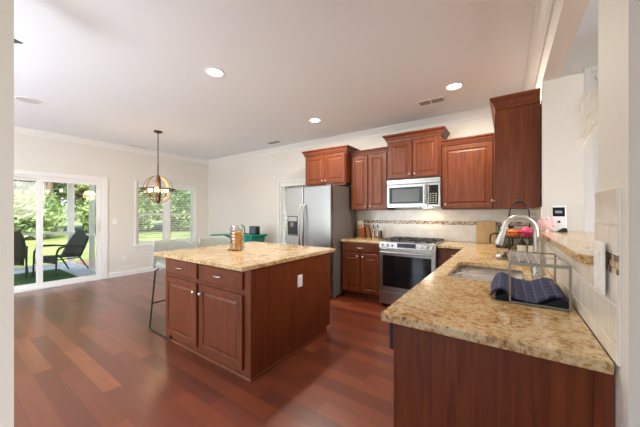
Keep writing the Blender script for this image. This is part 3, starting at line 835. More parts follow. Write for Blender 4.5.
def wall_plate(name, label, cat, o, ax, out, w=0.072, h=0.115, kind='outlet'):
    o, ax, out = Vector(o), Vector(ax), Vector(out); up = Vector((0, 0, 1))
    t = thing(name, label, cat, o)
    MB().rings(o - ax * w / 2 - up * h / 2, ax, up, out, w, h, [(0, 0), (0, 0.004), (0.003, 0.006)]).build('plate', 'white', t)
    if kind == 'outlet':
        for dz in (-0.02, 0.02):
            MB().rings(o - ax * 0.015 + up * (dz - 0.013) + out * 0.006, ax, up, out, 0.03, 0.026, [(0, 0), (0, 0.002), (0.001, 0.003)]).build('socket', 'white', t)
    else:
        MB().rings(o - ax * 0.016 - up * h * 0.3 + out * 0.006, ax, up, out, 0.032, h * 0.6, [(0, 0), (0, 0.003), (0.001, 0.004)]).build('rocker', 'white', t)
    return t
wall_plate('outlet', 'white outlet plate on the end panel of the island', 'outlet', (IX1 + 0.001, 2.055, 0.665), (0, 1, 0), (1, 0, 0))
wall_plate('light_switch', 'white switch plate on the wall beside the patio door', 'switch', (XL + 0.001, 2.21, 1.15), (0, 1, 0), (1, 0, 0), kind='sw')
wall_plate('outlet', 'white outlet plate low on the wall under the switch', 'outlet', (XL + 0.001, 2.373, 0.353), (0, 1, 0), (1, 0, 0))
wall_plate('light_switch', 'large white switch plate on the tiled column above the peninsula', 'switch', (0.2312, 1.145, 1.16), (0, -1, 0), (-1, 0, 0), w=0.098, h=0.148, kind='sw')
#wall_plate('outlet', 'white outlet plate low on the wall under the bar opening tiles', 'outlet', (0.2385, 2.45, 1.02), (0, -1, 0), (-1, 0, 0))

# ------------------------------------------------------------------ ceiling fittings
def can(label, x, y, e, col=(1, 0.95, 0.88)):
    t = thing('recessed_light', label, 'ceiling light', (x, y, ZC), 'recessed ceiling lights')
    MB().lathe([(0.095, -0.001), (0.097, -0.006), (0.075, -0.009), (0.072, -0.001)], (x, y, ZC), 24).build('trim_ring', 'white', t, smooth=True)
    MB().lathe([(0.071, -0.002), (0.065, -0.006), (0.0, -0.008)], (x, y, ZC), 24).build('lens', 'canlens', t, smooth=True)
    light('recessed_lamp', 'AREA', (x, y, ZC - 0.02), e * 1.25, col, rot=(0, 0, 0), size=0.14)
can('lit recessed ceiling light above the island, largest and leftmost of three', -2.42, 1.647, 21)
can('lit recessed ceiling light in front of the cabinet over the refrigerator', -2.407, 3.36, 21, (1, 0.91, 0.77))
can('lit recessed ceiling light near the square vent above the range', -0.486, 3.344, 25, (1, 0.91, 0.77))
def register(label, x, y, w, d, rz=0):
    t = thing('ceiling_vent', label, 'ceiling vent', (x, y, ZC))
    MB().box(x - w / 2, y - d / 2, ZC - 0.008, x + w / 2, y + d / 2, ZC - 0.001).build('frame', 'white', t, bevel=0.002)
    b = MB(); n = 9
    for half in (0, 1):
        for i in range(n):
            yy = y - d / 2 + 0.018 + (d - 0.036) * i / (n - 1)
            x0 = x - w / 2 + 0.018 + half * (w / 2 - 0.013); b.box(x0, yy - 0.004, ZC - 0.011, x0 + w / 2 - 0.026, yy + 0.004, ZC - 0.008)
    b.build('slots', 'vent', t)
register('white ceiling vent between right recessed light and the cabinets', -0.79, 3.624, 0.32, 0.14)
register('white ceiling vent near the middle of the back wall', -3.82, 3.93, 0.32, 0.14)
register('white ceiling vent near the left wall beside the pendant', -6.41, 2.53, 0.14, 0.3)
t = thing('ceiling_speaker', 'round flush ceiling speaker grille at upper left', 'speaker', (-4.95, 0.72, ZC))
MB().lathe([(0.12, -0.001), (0.12, -0.006), (0.105, -0.007), (0.0, -0.007)], (-4.95, 0.72, ZC), 24).build('ring', 'white', t, smooth=True)
MB().lathe([(0.104, -0.008), (0.0, -0.009)], (-4.95, 0.72, ZC), 24).build('grille', 'grille', t)
# ceiling fan, its hub hidden behind the near wall
fc = Vector((-2.45, -0.35, 2.45))
t = thing('ceiling_fan', 'dark ceiling fan blade tip showing past the near left wall', 'ceiling fan', (fc.x, fc.y, ZC))
MB().tube([(fc.x, fc.y, ZC), (fc.x, fc.y, 2.52)], 0.014, 10).build('downrod', 'bronze', t)
MB().lathe([(0.0, -0.06), (0.06, -0.05), (0.09, 0.0), (0.08, 0.05), (0.02, 0.08)], fc, 20).build('motor', 'bronze', t, smooth=True)
for k in range(5):
    a = math.atan2(0.374 - fc.y, -2.767 - fc.x) + k * 2 * PI / 5
    u = Vector((math.cos(a), math.sin(a), 0)); v = Vector((-u.y, u.x, 0)); c = Vector((fc.x, fc.y, 2.478))
    L = 0.76
    lo_ = [c + u * 0.1 - v * 0.045, c + u * L - v * 0.06, c + u * L + v * 0.06, c + u * 0.1 + v * 0.045]
    for q, sg in zip(lo_, (-1, -1, 1, 1)): q.z += 0.01 * sg
    MB().hexa(lo_, [p_ + Vector((0, 0, 0.007)) for p_ in lo_]).build('blade', 'bronze', t, bevel=0.002)

# ------------------------------------------------------------------ orb pendant
pc = Vector((-4.98, 2.275, 1.736)); PR = 0.247
t = thing('pendant_lamp', 'bronze orb pendant lamp with glowing candle bulbs over the dining area', 'pendant lamp', (pc.x, pc.y, ZC))
MB().lathe([(0.068, -0.001), (0.066, -0.018), (0.02, -0.035), (0.0, -0.036)], (pc.x, pc.y, ZC), 20).build('canopy', 'bronze', t, smooth=True)
ch = MB(); z = ZC - 0.035; i = 0
while z > pc.z + PR + 0.18:
    ring = []
    for k in range(10):
        th = 2 * PI * k / 10; a_, b_ = 0.009 * math.cos(th), 0.021 * math.sin(th)
        ring.append((pc.x + (a_ if i % 2 else 0), pc.y + (0 if i % 2 else a_), z - 0.018 + b_))
    ch.tube(ring, 0.0035, 5, closed=True); z -= 0.033; i += 1
ch.build('chain', 'bronze', t)
MB().tube([(pc.x, pc.y, pc.z + PR + 0.18), (pc.x, pc.y, pc.z - 0.12)], 0.010, 10).build('stem', 'bronze', t)
def band(n1, n2, r, w, th):
    """flat hoop in the plane of n1, n2"""
    n1, n2 = Vector(n1).normalized(), Vector(n2).normalized(); n3 = n1.cross(n2); m = MB(); N = 48
    for k in range(N):
        a_ = 2 * PI * k / N; d = n1 * math.cos(a_) + n2 * math.sin(a_)
        for rr, ww in ((r, -w), (r, w), (r - th, w), (r - th, -w)): m.v.append(tuple(pc + d * rr + n3 * ww / 2))
    for k in range(N):
        k2 = (k + 1) % N
        for q in range(4): m.f.append([k * 4 + q, k * 4 + (q + 1) % 4, k2 * 4 + (q + 1) % 4, k2 * 4 + q])
    return m
vd = Vector((pc.x, pc.y, 0)).normalized(); sd = Vector((-vd.y, vd.x, 0)); Z = Vector((0, 0, 1))
band(vd, sd, PR + 0.024, 0.026, 0.008).build('hoop', 'bronze', t, smooth=True)
band((vd + sd * 0.12), Z, PR, 0.03, 0.006).build('hoop', 'bronze', t, smooth=True)
band((sd + vd * 0.35), Z, PR - 0.008, 0.012, 0.005).build('hoop', 'bronze', t, smooth=True)
band((vd * 0.7 - sd * 0.65), Z, PR - 0.014, 0.03, 0.005).build('hoop', 'oak', t, smooth=True)
ar = MB()
for k in range(4):
    a_ = PI / 4 + k * PI / 2 + 0.2; u = Vector((math.cos(a_), math.sin(a_), 0))
    ar.tube([pc + Z * -0.12, pc + u * 0.06 + Z * -0.135, pc + u * 0.115 + Z * -0.12, pc + u * 0.12 + Z * -0.105], 0.007, 8)
ar.build('arms', 'bronze', t, smooth=True)
for k in range(4):
    a_ = PI / 4 + k * PI / 2 + 0.2; u = Vector((math.cos(a_), math.sin(a_), 0)); c = pc + u * 0.12 + Z * -0.05
    h = MB().lathe([(0.013, -0.055), (0.030, -0.05), (0.030, -0.045), (0.012, -0.04), (0.012, 0.0)], c, 12).build('candle_cup', 'bronze', t, smooth=True)
    MB().lathe([(0.012, 0.0), (0.034, 0.02), (0.040, 0.06), (0.036, 0.075), (0.0, 0.08)], c, 12).build('bulb', 'bulb', t, smooth=True)
light('pendant_glow', 'POINT', tuple(pc + Vector((0, 0, 0.03))), 14, (1, 0.72, 0.42), size=0.12)

# ------------------------------------------------------------------ stools
def stool(label, x, y):
    t = thing('bar_stool', label, 'bar stool', (x, y, 0), 'grey upholstered stools along the far side of the island')
    # sled frame
    for sy in (-1, 1):
        yy = y + sy * 0.205
        MB().tube([(x - 0.14, y + sy * 0.15, 0.69), (x - 0.17, y + sy * 0.175, 0.67), (x - 0.235, yy, 0.03), (x - 0.225, yy, 0.010), (x - 0.2, yy, 0.009), (x + 0.2, yy, 0.009), (x + 0.225, yy, 0.012), (x + 0.235, yy, 0.03), (x + 0.17, y + sy * 0.175, 0.67), (x + 0.14, y + sy * 0.15, 0.69)], 0.009, 8).build('leg_frame', 'iron', t, smooth=True)
    MB().tube([(x + 0.208, y - 0.19, 0.30), (x + 0.208, y + 0.19, 0.30)], 0.008, 8).build('footrest', 'iron', t)
    MB().tube([(x - 0.208, y - 0.19, 0.30), (x - 0.208, y + 0.19, 0.30)], 0.008, 8).build('stretcher', 'iron', t)
    m = MB(); N = 10
    # seat shell
    sv = []
    for i in range(N + 1):
        for j in range(N + 1):
            u = -1 + 2 * i / N; v = -1 + 2 * j / N
            px = x + u * 0.215 * (1 - 0.1 * v * v); py = y + v * 0.225 * (1 - 0.08 * u * u)
            pz = 0.735 + 0.02 * (v * v) + 0.01 * (u * u) 
            sv.append((px, py, pz))
    m.add(sv, [[i * (N + 1) + j, (i + 1) * (N + 1) + j, (i + 1) * (N + 1) + j + 1, i * (N + 1) + j + 1] for i in range(N) for j in range(N)])
    m.build('seat', 'fabric', t, smooth=True, solid=0.07, subsurf=1)
    b = MB(); NH = 6; NA = 16
    vv = []
    for i in range(NH + 1):
        h = i / NH
        for j in range(NA + 1):
            s_ = -1 + 2 * j / NA
            wrap = s_ * 1.25
            px = x + 0.0 - (0.235 + 0.03 * h) * math.cos(wrap) * (1.0) + 0.0 ; py = y + (0.232) * math.sin(wrap) / math.sin(1.25)
            top = 1.010 - 0.09 * max(0, abs(s_) - 0.7) ** 1.2 * 2.2
            vv.append((px, py, 0.715 + h * (top - 0.715)))
    b.add(vv, [[i * (NA + 1) + j, (i + 1) * (NA + 1) + j, (i + 1) * (NA + 1) + j + 1, i * (NA + 1) + j + 1] for i in range(NH) for j in range(NA)])
    b.build('backrest', 'fabric', t, smooth=True, solid=0.035, subsurf=1)
    return t
st = stool('grey upholstered bar stool nearest the camera, black metal legs visible', -3.10, 1.64)
s2 = copy_thing(st); s2.location = (-3.10, 2.18, 0); s2['label'] = 'grey upholstered bar stool behind the nearest one, only its back top showing'

# ------------------------------------------------------------------ things on the island and behind
t = thing('ribbed_jar', 'clear ribbed glass jar with amber filling on the island top', 'jar', (-2.46, 1.95, 0.9145))
prof = [(0.066, 0.0)]
for k in range(7):
    z = 0.012 + k * 0.034; prof += [(0.07, z), (0.08, z + 0.008), (0.08, z + 0.018), (0.068, z + 0.026)]
prof += [(0.068, 0.255)]
MB().lathe(prof, (-2.46, 1.95, 0.915), 24).build('glass_body', 'cleanglass', t, smooth=True)
MB().lathe([(0.052, 0.004), (0.052, 0.2), (0.0, 0.205)], (-2.46, 1.95, 0.915), 20).build('filling', 'amberliq', t, smooth=True)
MB().lathe([(0.07, 0.2555), (0.07, 0.268), (0.0, 0.272)], (-2.46, 1.95, 0.915), 20).build('lid', 'cleanglass', t, smooth=True)
for i, (dx, dy) in enumerate(((-0.085, -0.01), (-0.03, -0.085), (0.035, -0.085))):
    tag(MB().ball((-2.46 + dx, 1.95 + dy, 0.9255), 0.0115, 10, 1.4, 1.2, 1).build('walnut', 'block', smooth=True), 'small brown nut beside the amber jar on the island', 'nut', 'nuts around the jar on the island')

# toy-table / storage bin of teal plastic
GY = 3.85
t = thing('storage_tub', 'teal plastic table-height tub against the back wall', 'tub', (-4.2, GY, 0))
MB().hexa([(-4.68, GY - 0.16, 0.62), (-4.22, GY - 0.16, 0.62), (-4.22, GY + 0.16, 0.62), (-4.68, GY + 0.16, 0.62)], [(-4.74, GY - 0.2, 0.84), (-4.17, GY - 0.2, 0.84), (-4.17, GY + 0.2, 0.84), (-4.74, GY + 0.2, 0.84)]).build('tub', 'teal', t, bevel=0.02)
MB().box(-4.76, GY - 0.22, 0.841, -4.15, GY + 0.22, 0.885).build('lid', 'teal', t, bevel=0.012)
for x in (-4.6, -4.3):
    for y in (GY - 0.1, GY + 0.1): MB().lathe([(0.028, 0), (0.035, 0.619)], (x, y, 0), 10).build('leg', 'teal', t, smooth=True)
t = thing('storage_tub', 'second teal tub further left, mostly behind the amber jar', 'tub', (-5.33, GY, 0))
MB().hexa([(-5.5, GY - 0.18, 0.60), (-5.15, GY - 0.18, 0.60), (-5.15, GY + 0.18, 0.60), (-5.5, GY + 0.18, 0.60)], [(-5.56, GY - 0.2, 0.84), (-5.12, GY - 0.2, 0.84), (-5.12, GY + 0.2, 0.84), (-5.56, GY + 0.2, 0.84)]).build('tub', 'teal', t, bevel=0.02)
for x in (-5.42, -5.23):
    for y in (GY - 0.12, GY + 0.12): MB().lathe([(0.028, 0), (0.03, 0.599)], (x, y, 0), 10).build('leg', 'teal', t, smooth=True)
t = thing('radio', 'small blue grey box with dark rim standing on the teal tub', 'radio', (-3.98, GY, 0.886))
MB().box(-4.4, GY - 0.06, 0.8865, -4.2, GY + 0.06, 1.055).build('case', 'black', t, bevel=0.012)
MB().box(-4.365, GY - 0.066, 0.905, -4.22, GY - 0.0605, 1.035).build('screen', 'bluegrey', t, bevel=0.003)
t = thing('desk_lamp', 'dark bent-neck lamp on the teal tub behind the jar', 'lamp', (-4.5, GY, 0.886))
MB().lathe([(0.06, 0), (0.06, 0.012), (0.01, 0.018), (0, 0.018)], (-4.62, GY, 0.8865), 16).build('base', 'iron', t, smooth=True)
MB().tube([(-4.62, GY, 0.9), (-4.6, GY, 0.98), (-4.63, GY, 1.05), (-4.7, GY, 1.07)], 0.012, 8).build('neck', 'iron', t, smooth=True)
MB().lathe([(0.02, 0), (0.045, -0.05), (0.04, -0.055)], (-4.71, GY, 1.08), 14).build('shade', 'iron', t, smooth=True)

# ------------------------------------------------------------------ left counter items
CT = 0.9145
t = thing('knife_block', 'slanted wooden knife block with pale handles beside the refrigerator', 'knife block', (-2.0, 4.18, CT))
MB().hexa([(-2.06, 4.13, CT), (-1.95, 4.13, CT), (-1.95, 4.28, CT), (-2.06, 4.28, CT)], [(-2.06, 4.09, 1.08), (-1.95, 4.09, 1.08), (-1.95, 4.18, 1.14), (-2.06, 4.18, 1.14)]).build('block', 'block', t, bevel=0.004)
for i, (dx, dy) in enumerate(((0.02, 0.02), (0.055, 0.02), (0.09, 0.02), (0.035, 0.06), (0.075, 0.06))):
    a = Vector((-2.06 + dx, 4.09 + dy + 0.005, 1.085 + dy * 0.6)); MB().tube([a, a + Vector((0, -0.035, 0.085))], [0.008, 0.010], 8).build('knife_handle', 'cream', t, smooth=True)
t = thing('cutting_board', 'thin pale board leaning on the tiles behind knife block', 'cutting board', (-2.1, 4.28, CT))
MB().hexa([(-2.155, 4.27, CT), (-2.075, 4.27, CT), (-2.075, 4.285, CT), (-2.155, 4.285, CT)], [(-2.155, 4.318, 1.16), (-2.075, 4.318, 1.16), (-2.075, 4.333, 1.16), (-2.155, 4.333, 1.16)]).build('board', 'bamboo', t, bevel=0.003)
t = thing('wood_block', 'small brown wooden holder right of the knife block', 'holder', (-1.88, 4.2, CT))
MB().hexa([(-1.915, 4.16, CT), (-1.86, 4.16, CT), (-1.86, 4.25, CT), (-1.915, 4.25, CT)], [(-1.935, 4.14, 1.10), (-1.885, 4.14, 1.10), (-1.885, 4.20, 1.13), (-1.935, 4.20, 1.13)]).build('block', 'block', t, bevel=0.003)
def bottle(label, x, y, mt, h=0.17, r=0.022, cap='black', gl='cleanglass'):
    t = thing('oil_bottle', label, 'bottle', (x, y, CT))
    MB().lathe([(r, 0), (r, h * 0.6), (r * 0.85, h * 0.68), (r * 0.42, h * 0.78), (r * 0.42, h)], (x, y, CT), 16).build('glass', gl, t, smooth=True)
    MB().lathe([(r * 0.9, 0.003), (r * 0.9, h * 0.5), (0, h * 0.5)], (x, y, CT), 16).build('contents', mt, t, smooth=True)
    MB().lathe([(r * 0.5, h + 0.0005), (r * 0.5, h + 0.02), (r * 0.25, h + 0.025), (r * 0.2, h + 0.05), (0, h + 0.05)], (x, y, CT), 10).build('pourer', cap, t, smooth=True)
bottle('clear oil bottle with black pourer, left of the two beside the range', -1.80, 4.16, 'oil')
bottle('yellow oil bottle with black pourer, nearest the pepper mill', -1.735, 4.18, 'oil', 0.18, 0.025)
t = thing('pepper_mill', 'short black pepper mill beside the range on the left counter', 'pepper mill', (-1.655, 4.12, CT))
MB().lathe([(0.024, 0), (0.024, 0.07), (0.018, 0.085), (0.022, 0.1)], (-1.655, 4.12, CT), 16).build('body', 'darkbottle', t, smooth=True)
MB().lathe([(0.022, 0.1005), (0.024, 0.115), (0.012, 0.13), (0, 0.132)], (-1.655, 4.12, CT), 16).build('cap', 'black', t, smooth=True)

# ------------------------------------------------------------------ far corner items
t = thing('cutting_board', 'pale bamboo board leaning on the backsplash right of range', 'cutting board', (-0.23, 4.27, CT))
MB().hexa([(-0.345, 4.262, CT), (-0.118, 4.262, CT), (-0.118, 4.28, CT), (-0.345, 4.28, CT)], [(-0.345, 4.308, 1.215), (-0.118, 4.308, 1.215), (-0.118, 4.326, 1.215), (-0.345, 4.326, 1.215)]).build('board', 'bamboo', t, bevel=0.004)
t = thing('kettle', 'glass and black kettle with loop handle beside the bamboo board', 'kettle', (-0.03, 3.85, CT))
kx, ky = -0.03, 3.85
MB().lathe([(0.075, 0.0), (0.078, 0.02), (0.076, 0.025)], (kx, ky, CT), 20).build('base', 'black', t, smooth=True)
MB().lathe([(0.07, 0.026), (0.078, 0.06), (0.066, 0.13), (0.05, 0.165)], (kx, ky, CT), 20).build('glass_body', 'cleanglass', t, smooth=True)
MB().lathe([(0.066, 0.028), (0.07, 0.06), (0.066, 0.09), (0, 0.09)], (kx, ky, CT), 20).build('contents', 'darkbottle', t, smooth=True)
MB().lathe([(0.052, 0.1655), (0.05, 0.18), (0.015, 0.19), (0.012, 0.2), (0, 0.2)], (kx, ky, CT), 20).build('lid', 'black', t, smooth=True)
MB().tube([(kx - 0.05, ky - 0.01, CT + 0.165), (kx - 0.09, ky - 0.02, CT + 0.17), (kx - 0.125, ky - 0.03, CT + 0.155), (kx - 0.135, ky - 0.03, CT + 0.10), (kx - 0.13, ky - 0.03, CT + 0.05)], 0.009, 8).build('handle', 'black', t, smooth=True)
t = thing('snack_box', 'green and black carton standing in the corner behind the kettle', 'box', (-0.02, 4.15, CT))
MB().box(-0.09, 4.12, CT, 0.07, 4.18, CT + 0.25).build('carton', 'black', t, bevel=0.002)
MB().box(-0.085, 4.117, CT + 0.15, 0.065, 4.1195, CT + 0.20).build('label_band', 'green', t)
MB().box(-0.07, 4.1165, CT + 0.21, 0.03, 4.1195, CT + 0.235).build('label_band', 'white', t)
# two tier basket with hoop
bx0, by0, br = 0.085, 2.80, 0.068
t = thing('basket_stand', 'black wire two-tier fruit stand with tall hoop behind the faucet', 'basket stand', (bx0, by0, CT))
hp = [(bx0 - br, by0, CT + 0.01), (bx0 - br, by0, 1.30)] + [(bx0 - br * math.cos(a), by0, 1.30 + 0.115 * math.sin(a)) for a in [PI * k / 12 for k in range(1, 12)]] + [(bx0 + br, by0, 1.30), (bx0 + br, by0, CT + 0.01)]
MB().tube(hp, 0.0055, 8).build('hoop', 'iron', t, smooth=True)
MB().ball((bx0, by0, 1.42), 0.014, 10).tube([(bx0 - 0.025, by0, 1.414), (bx0 + 0.025, by0, 1.414)], 0.008, 8).build('top_clip', 'iron', t, smooth=True)
for z, rr in ((CT + 0.02, 0.105), (1.115, 0.098)):
    w = MB()
    for dz, r2 in ((0, rr * 0.8), (0.05, rr)):
        w.tube([(bx0 + r2 * math.cos(a), by0 + r2 * math.sin(a), z + dz) for a in [2 * PI * k / 24 for k in range(24)]], 0.003, 6, closed=True)
    for k in range(16):
        a = 2 * PI * k / 16; w.tube([(bx0 + rr * 0.8 * math.cos(a), by0 + rr * 0.8 * math.sin(a), z), (bx0 + rr * math.cos(a), by0 + rr * math.sin(a), z + 0.05)], 0.002, 5)
    for k in range(-3, 4):
        q = math.sqrt(max(0.0001, (rr * 0.8) ** 2 - (k * 0.022) ** 2)); w.tube([(bx0 + k * 0.022, by0 - q, z), (bx0 + k * 0.022, by0 + q, z)], 0.002, 5)
    w.build('basket', 'iron', t)
def bag(label, c, s_, m, seed):
    rnd = random.Random(seed); m_ = MB().ball(c, 1, 14, *s_)
    m_.v = [(c[0] + (x - c[0]) * (1 + rnd.uniform(-.12, .12)), c[1] + (y - c[1]) * (1 + rnd.uniform(-.12, .12)), c[2] + (z - c[2]) * (1 + rnd.uniform(-.15, .15))) for x, y, z in m_.v]
    return tag(m_.build('snack_bag', m, smooth=True), label, 'snack bag', None)
bag('orange snack bag on the left of the upper basket tier', (bx0 - 0.048, by0 - 0.01, 1.155), (0.052, 0.05, 0.034), 'orange', 1)
bag('bright pink snack bag on the right of the upper basket tier', (bx0 + 0.05, by0 - 0.01, 1.163), (0.052, 0.05, 0.042), 'magenta', 2)
bag('deep orange snack bag lying behind the others in the upper tier', (bx0 - 0.0, by0 + 0.07, 1.15), (0.04, 0.024, 0.03), 'orange', 3)
for i, (dx, lab) in enumerate(((0.012, 'left of two dark bottles with cream labels behind faucet'), (0.08, 'right of two dark bottles with cream labels behind faucet'))):
    x, y = bx0 + dx, 2.655 + i * 0.005
    t = thing('sauce_bottle', lab, 'bottle', (x, y, CT))
    MB().lathe([(0.027, 0), (0.028, 0.165), (0.022, 0.185), (0.011, 0.2), (0.011, 0.225), (0, 0.227)], (x, y, CT), 16).build('bottle', 'darkbottle', t, smooth=True)
    MB().lathe([(0.0285, 0.04), (0.0285, 0.155), (0.0275, 0.156)], (x, y, CT), 16).build('label_wrap', 'cream', t, smooth=True)
t = thing('tealight_dish', 'small silver and black dish on the counter left of basket', 'dish', (-0.03, 3.0, CT))
MB().lathe([(0.04, 0), (0.052, 0.018), (0.048, 0.018), (0.036, 0.004), (0, 0.004)], (-0.05, 2.9, CT), 18).build('dish', 'chrome', t, smooth=True)
MB().ball((-0.06, 2.9, CT + 0.024), 0.02, 10, 1.2, 1, 0.7).build('scrubber', 'white', t, smooth=True)
MB().ball((-0.022, 2.9, CT + 0.026), 0.02, 10, 1, 1, 0.9).build('stopper', 'black', t, smooth=True)

# glass by the faucet
t = thing('drinking_glass', 'clear glass standing by the faucet under the wire shelf', 'glass', (0.155, 2.13, CT))
MB().lathe([(0.026, 0.0), (0.034, 0.03), (0.034, 0.06), (0.024, 0.085)], (0.155, 2.12, CT), 18).build('bowl', 'cleanglass', t, smooth=True)
MB().lathe([(0.024, 0.0855), (0.026, 0.095), (0.01, 0.1), (0, 0.1)], (0.155, 2.12, CT), 18).build('cap', 'chrome', t, smooth=True)

# ------------------------------------------------------------------ wire shelf and cloth
t = thing('wire_shelf', 'silver wire dish shelf standing over the navy cloth on the counter', 'wire rack', (0.115, 1.71, CT))
wx0, wx1, wy0, wy1, wz = 0.012, 0.215, 1.50, 1.93, 1.098
fr_ = MB().tube([(wx0, wy0, wz), (wx1, wy0, wz), (wx1, wy1, wz), (wx0, wy1, wz)], 0.0042, 8, closed=True)
fr_.box(wx0, wy0 - 0.003, wz - 0.010, wx1, wy0 + 0.001, wz)
fr_.build('top_frame', 'rack', t, smooth=True)
g = MB()
for k in range(1, 8): y = wy0 + (wy1 - wy0) * k / 8; g.tube([(wx0, y, wz + 0.002), (wx0 + 0.105 if k != 4 else wx1, y, wz + 0.002)], 0.0028, 6)
for x in (wx0 + 0.035, wx0 + 0.07, wx0 + 0.105): g.tube([(x, wy0, wz), (x, wy1, wz)], 0.0028, 6)
g.build('wire_grid', 'nickel', t)
for y in (wy0, wy1):
    for x in (wx0, wx1): MB().tube([(x, y, wz), (x, y, CT + 0.006)], 0.0042, 8).build('leg', 'rack', t, smooth=True)
MB().tube([(wx0, wy0, CT + 0.005), (wx1, wy0, CT + 0.005)], 0.004, 8).tube([(wx1, wy0, CT + 0.005), (wx1, wy1, CT + 0.005)], 0.004, 8).build('base_rail', 'rack', t)
# mat on counter and cloth draped over it
nt, b = nodes(M['navy'])
tc = nt.nodes.new('ShaderNodeTexCoord'); sp = nt.nodes.new('ShaderNodeSeparateXYZ'); nt.links.new(tc.outputs['Object'], sp.inputs[0])
ln = math_n(nt, 'MAXIMUM', math_n(nt, 'LESS_THAN', math_n(nt, 'FRACT', math_n(nt, 'DIVIDE', sp.outputs[0], 0.035)), 0.14), math_n(nt, 'LESS_THAN', math_n(nt, 'FRACT', math_n(nt, 'DIVIDE', sp.outputs[1], 0.05)), 0.14))
mx = nt.nodes.new('ShaderNodeMixRGB'); mx.inputs[1].default_value = lin(46, 48, 78); mx.inputs[2].default_value = lin(82, 84, 112)
nt.links.new(ln, mx.inputs[0]); nt.links.new(mx.outputs[0], b.inputs['Base Color'])
def hump(u): return 0.027 * math.exp(-((u - 0.16) / 0.14) ** 2) + 0.036 * math.exp(-((u - 0.92) / 0.2) ** 2)
c = MB(); NX = 30; lo_, hi_ = [], []
vs = []
for i in range(NX + 1):
    u = i / NX; x = -0.045 + 0.262 * u; h = 0.004 + hump(u)
    vs += [(x, 1.512, CT), (x, 1.512 + 0.004, CT + h), (x, 1.86, CT + h * 0.9), (x, 1.88, CT)]
c.add(vs, [[i * 4 + k, i * 4 + (k + 1) % 4, (i + 1) * 4 + (k + 1) % 4, (i + 1) * 4 + k] for i in range(NX) for k in range(4)] + [[0, 1, 2, 3], [NX * 4 + 3, NX * 4 + 2, NX * 4 + 1, NX * 4]])
tag(c.build('drying_mat', 'blackcloth', smooth=True), 'black drying mat folded up under the navy cloth', 'drying mat')
c = MB(); NX, NY = 26, 14; vs = []
for i in range(NX + 1):
    for j in range(NY + 1):
        u, v = i / NX, j / NY
        x = -0.066 + 0.262 * u + 0.004 * math.sin(v * 7); y = 1.505 + 0.012 * math.sin(u * 9) * (1 - v) + (0.33 + 0.06 * math.sin(u * 3)) * v
        z = CT + 0.014 + hump(max(0, u - 0.03)) + 0.014 * math.exp(-((u - 0.12) / 0.2) ** 2) + 0.014 * v + 0.003 * math.sin(u * 17 + v * 7)
        if u < 0.07: z = CT + 0.014 + (z - CT - 0.014) * math.sin(u / 0.07 * PI / 2)
        vs.append((x, y, z))
c.add(vs, [[i * (NY + 1) + j, (i + 1) * (NY + 1) + j, (i + 1) * (NY + 1) + j + 1, i * (NY + 1) + j + 1] for i in range(NX) for j in range(NY)])
tag(c.build('dish_towel', 'navy', smooth=True, solid=0.012, subsurf=1), 'navy checked dish towel crumpled under the wire shelf', 'towel')

# ------------------------------------------------------------------ on the bar
BT = 1.1755
t = thing('peony_bloom', 'pale pink round flower on the bar ledge beside the white monitor', 'flower', (0.275, 2.72, BT))
fl = Vector((0.256, 2.74, BT + 0.056)); rnd = random.Random(5)
for ring, (n, r, tilt) in enumerate(((5, 0.014, 0.2), (7, 0.026, 0.6), (9, 0.041, 1.1))):
    pt = MB()
    for k in range(n):
        a = 2 * PI * k / n + ring; u = Vector((math.cos(a), math.sin(a) , 0)); 
        ctr = fl + Vector((u.x * r * math.sin(tilt + .4), -0.02 + 0.02 * ring, u.y * r * math.sin(tilt + .4)))
        pt.ball(ctr, 0.015 + 0.002 * ring, 8, 1, 0.5, 1)
    pt.build('petals', 'pink', t, smooth=True)
MB().ball(fl, 0.02, 10).build('bud', 'pink', t, smooth=True)
MB().lathe([(0.012, 0), (0.006, 0.01), (0.0, 0.04)], (fl.x, fl.y + 0.01, BT), 12).build('stem', 'pampas', t)
t = thing('baby_monitor', 'white tabletop digital display with dark screen on the bar ledge', 'digital display', (0.34, 2.78, BT))
mo = Vector((0.335, 2.80, BT))
MB().hexa([mo + Vector((-0.045, -0.02, 0)), mo + Vector((0.045, -0.02, 0)), mo + Vector((0.045, 0.04, 0)), mo + Vector((-0.045, 0.04, 0))],
          [mo + Vector((-0.045, 0.015, 0.205)), mo + Vector((0.045, 0.015, 0.205)), mo + Vector((0.045, 0.03, 0.205)), mo + Vector((-0.045, 0.03, 0.205))]).build('case', 'white', t, bevel=0.008)
def onface(u0, u1, h0, h1, d): # patch on slanted face
    f = lambda x, h: (mo.x + x, mo.y - 0.02 + 0.035 * h / 0.205 - d, BT + h)
    return [f(u0, h0), f(u1, h0), f(u1, h1), f(u0, h1)]
for nm, (u0, u1, h0, h1), mm in (('screen', (-0.036, 0.036, 0.12, 0.19), 'display'), ('button', (-0.008, 0.008, 0.07, 0.086), 'black'), ('digits', (-0.022, 0.02, 0.145, 0.165), 'vent')):
    d = 0.003 if nm == 'digits' else 0.0015
    MB().hexa(onface(u0, u1, h0, h1, d)[:2] + onface(u0, u1, h0, h1, d - 0.001)[1::-1], onface(u0, u1, h0, h1, d)[3:1:-1] + onface(u0, u1, h0, h1, d - 0.001)[2:]).build(nm, mm, t)
MB().hexa([mo + Vector((0.0, -0.045, 0)), mo + Vector((0.045, -0.045, 0)), mo + Vector((0.045, -0.022, 0)), mo + Vector((-0.02, -0.022, 0))],
          [mo + Vector((0.03, -0.03, 0.025)), mo + Vector((0.045, -0.03, 0.025)), mo + Vector((0.045, -0.02, 0.03)), mo + Vector((0.02, -0.02, 0.03))]).build('foot', 'black', t)
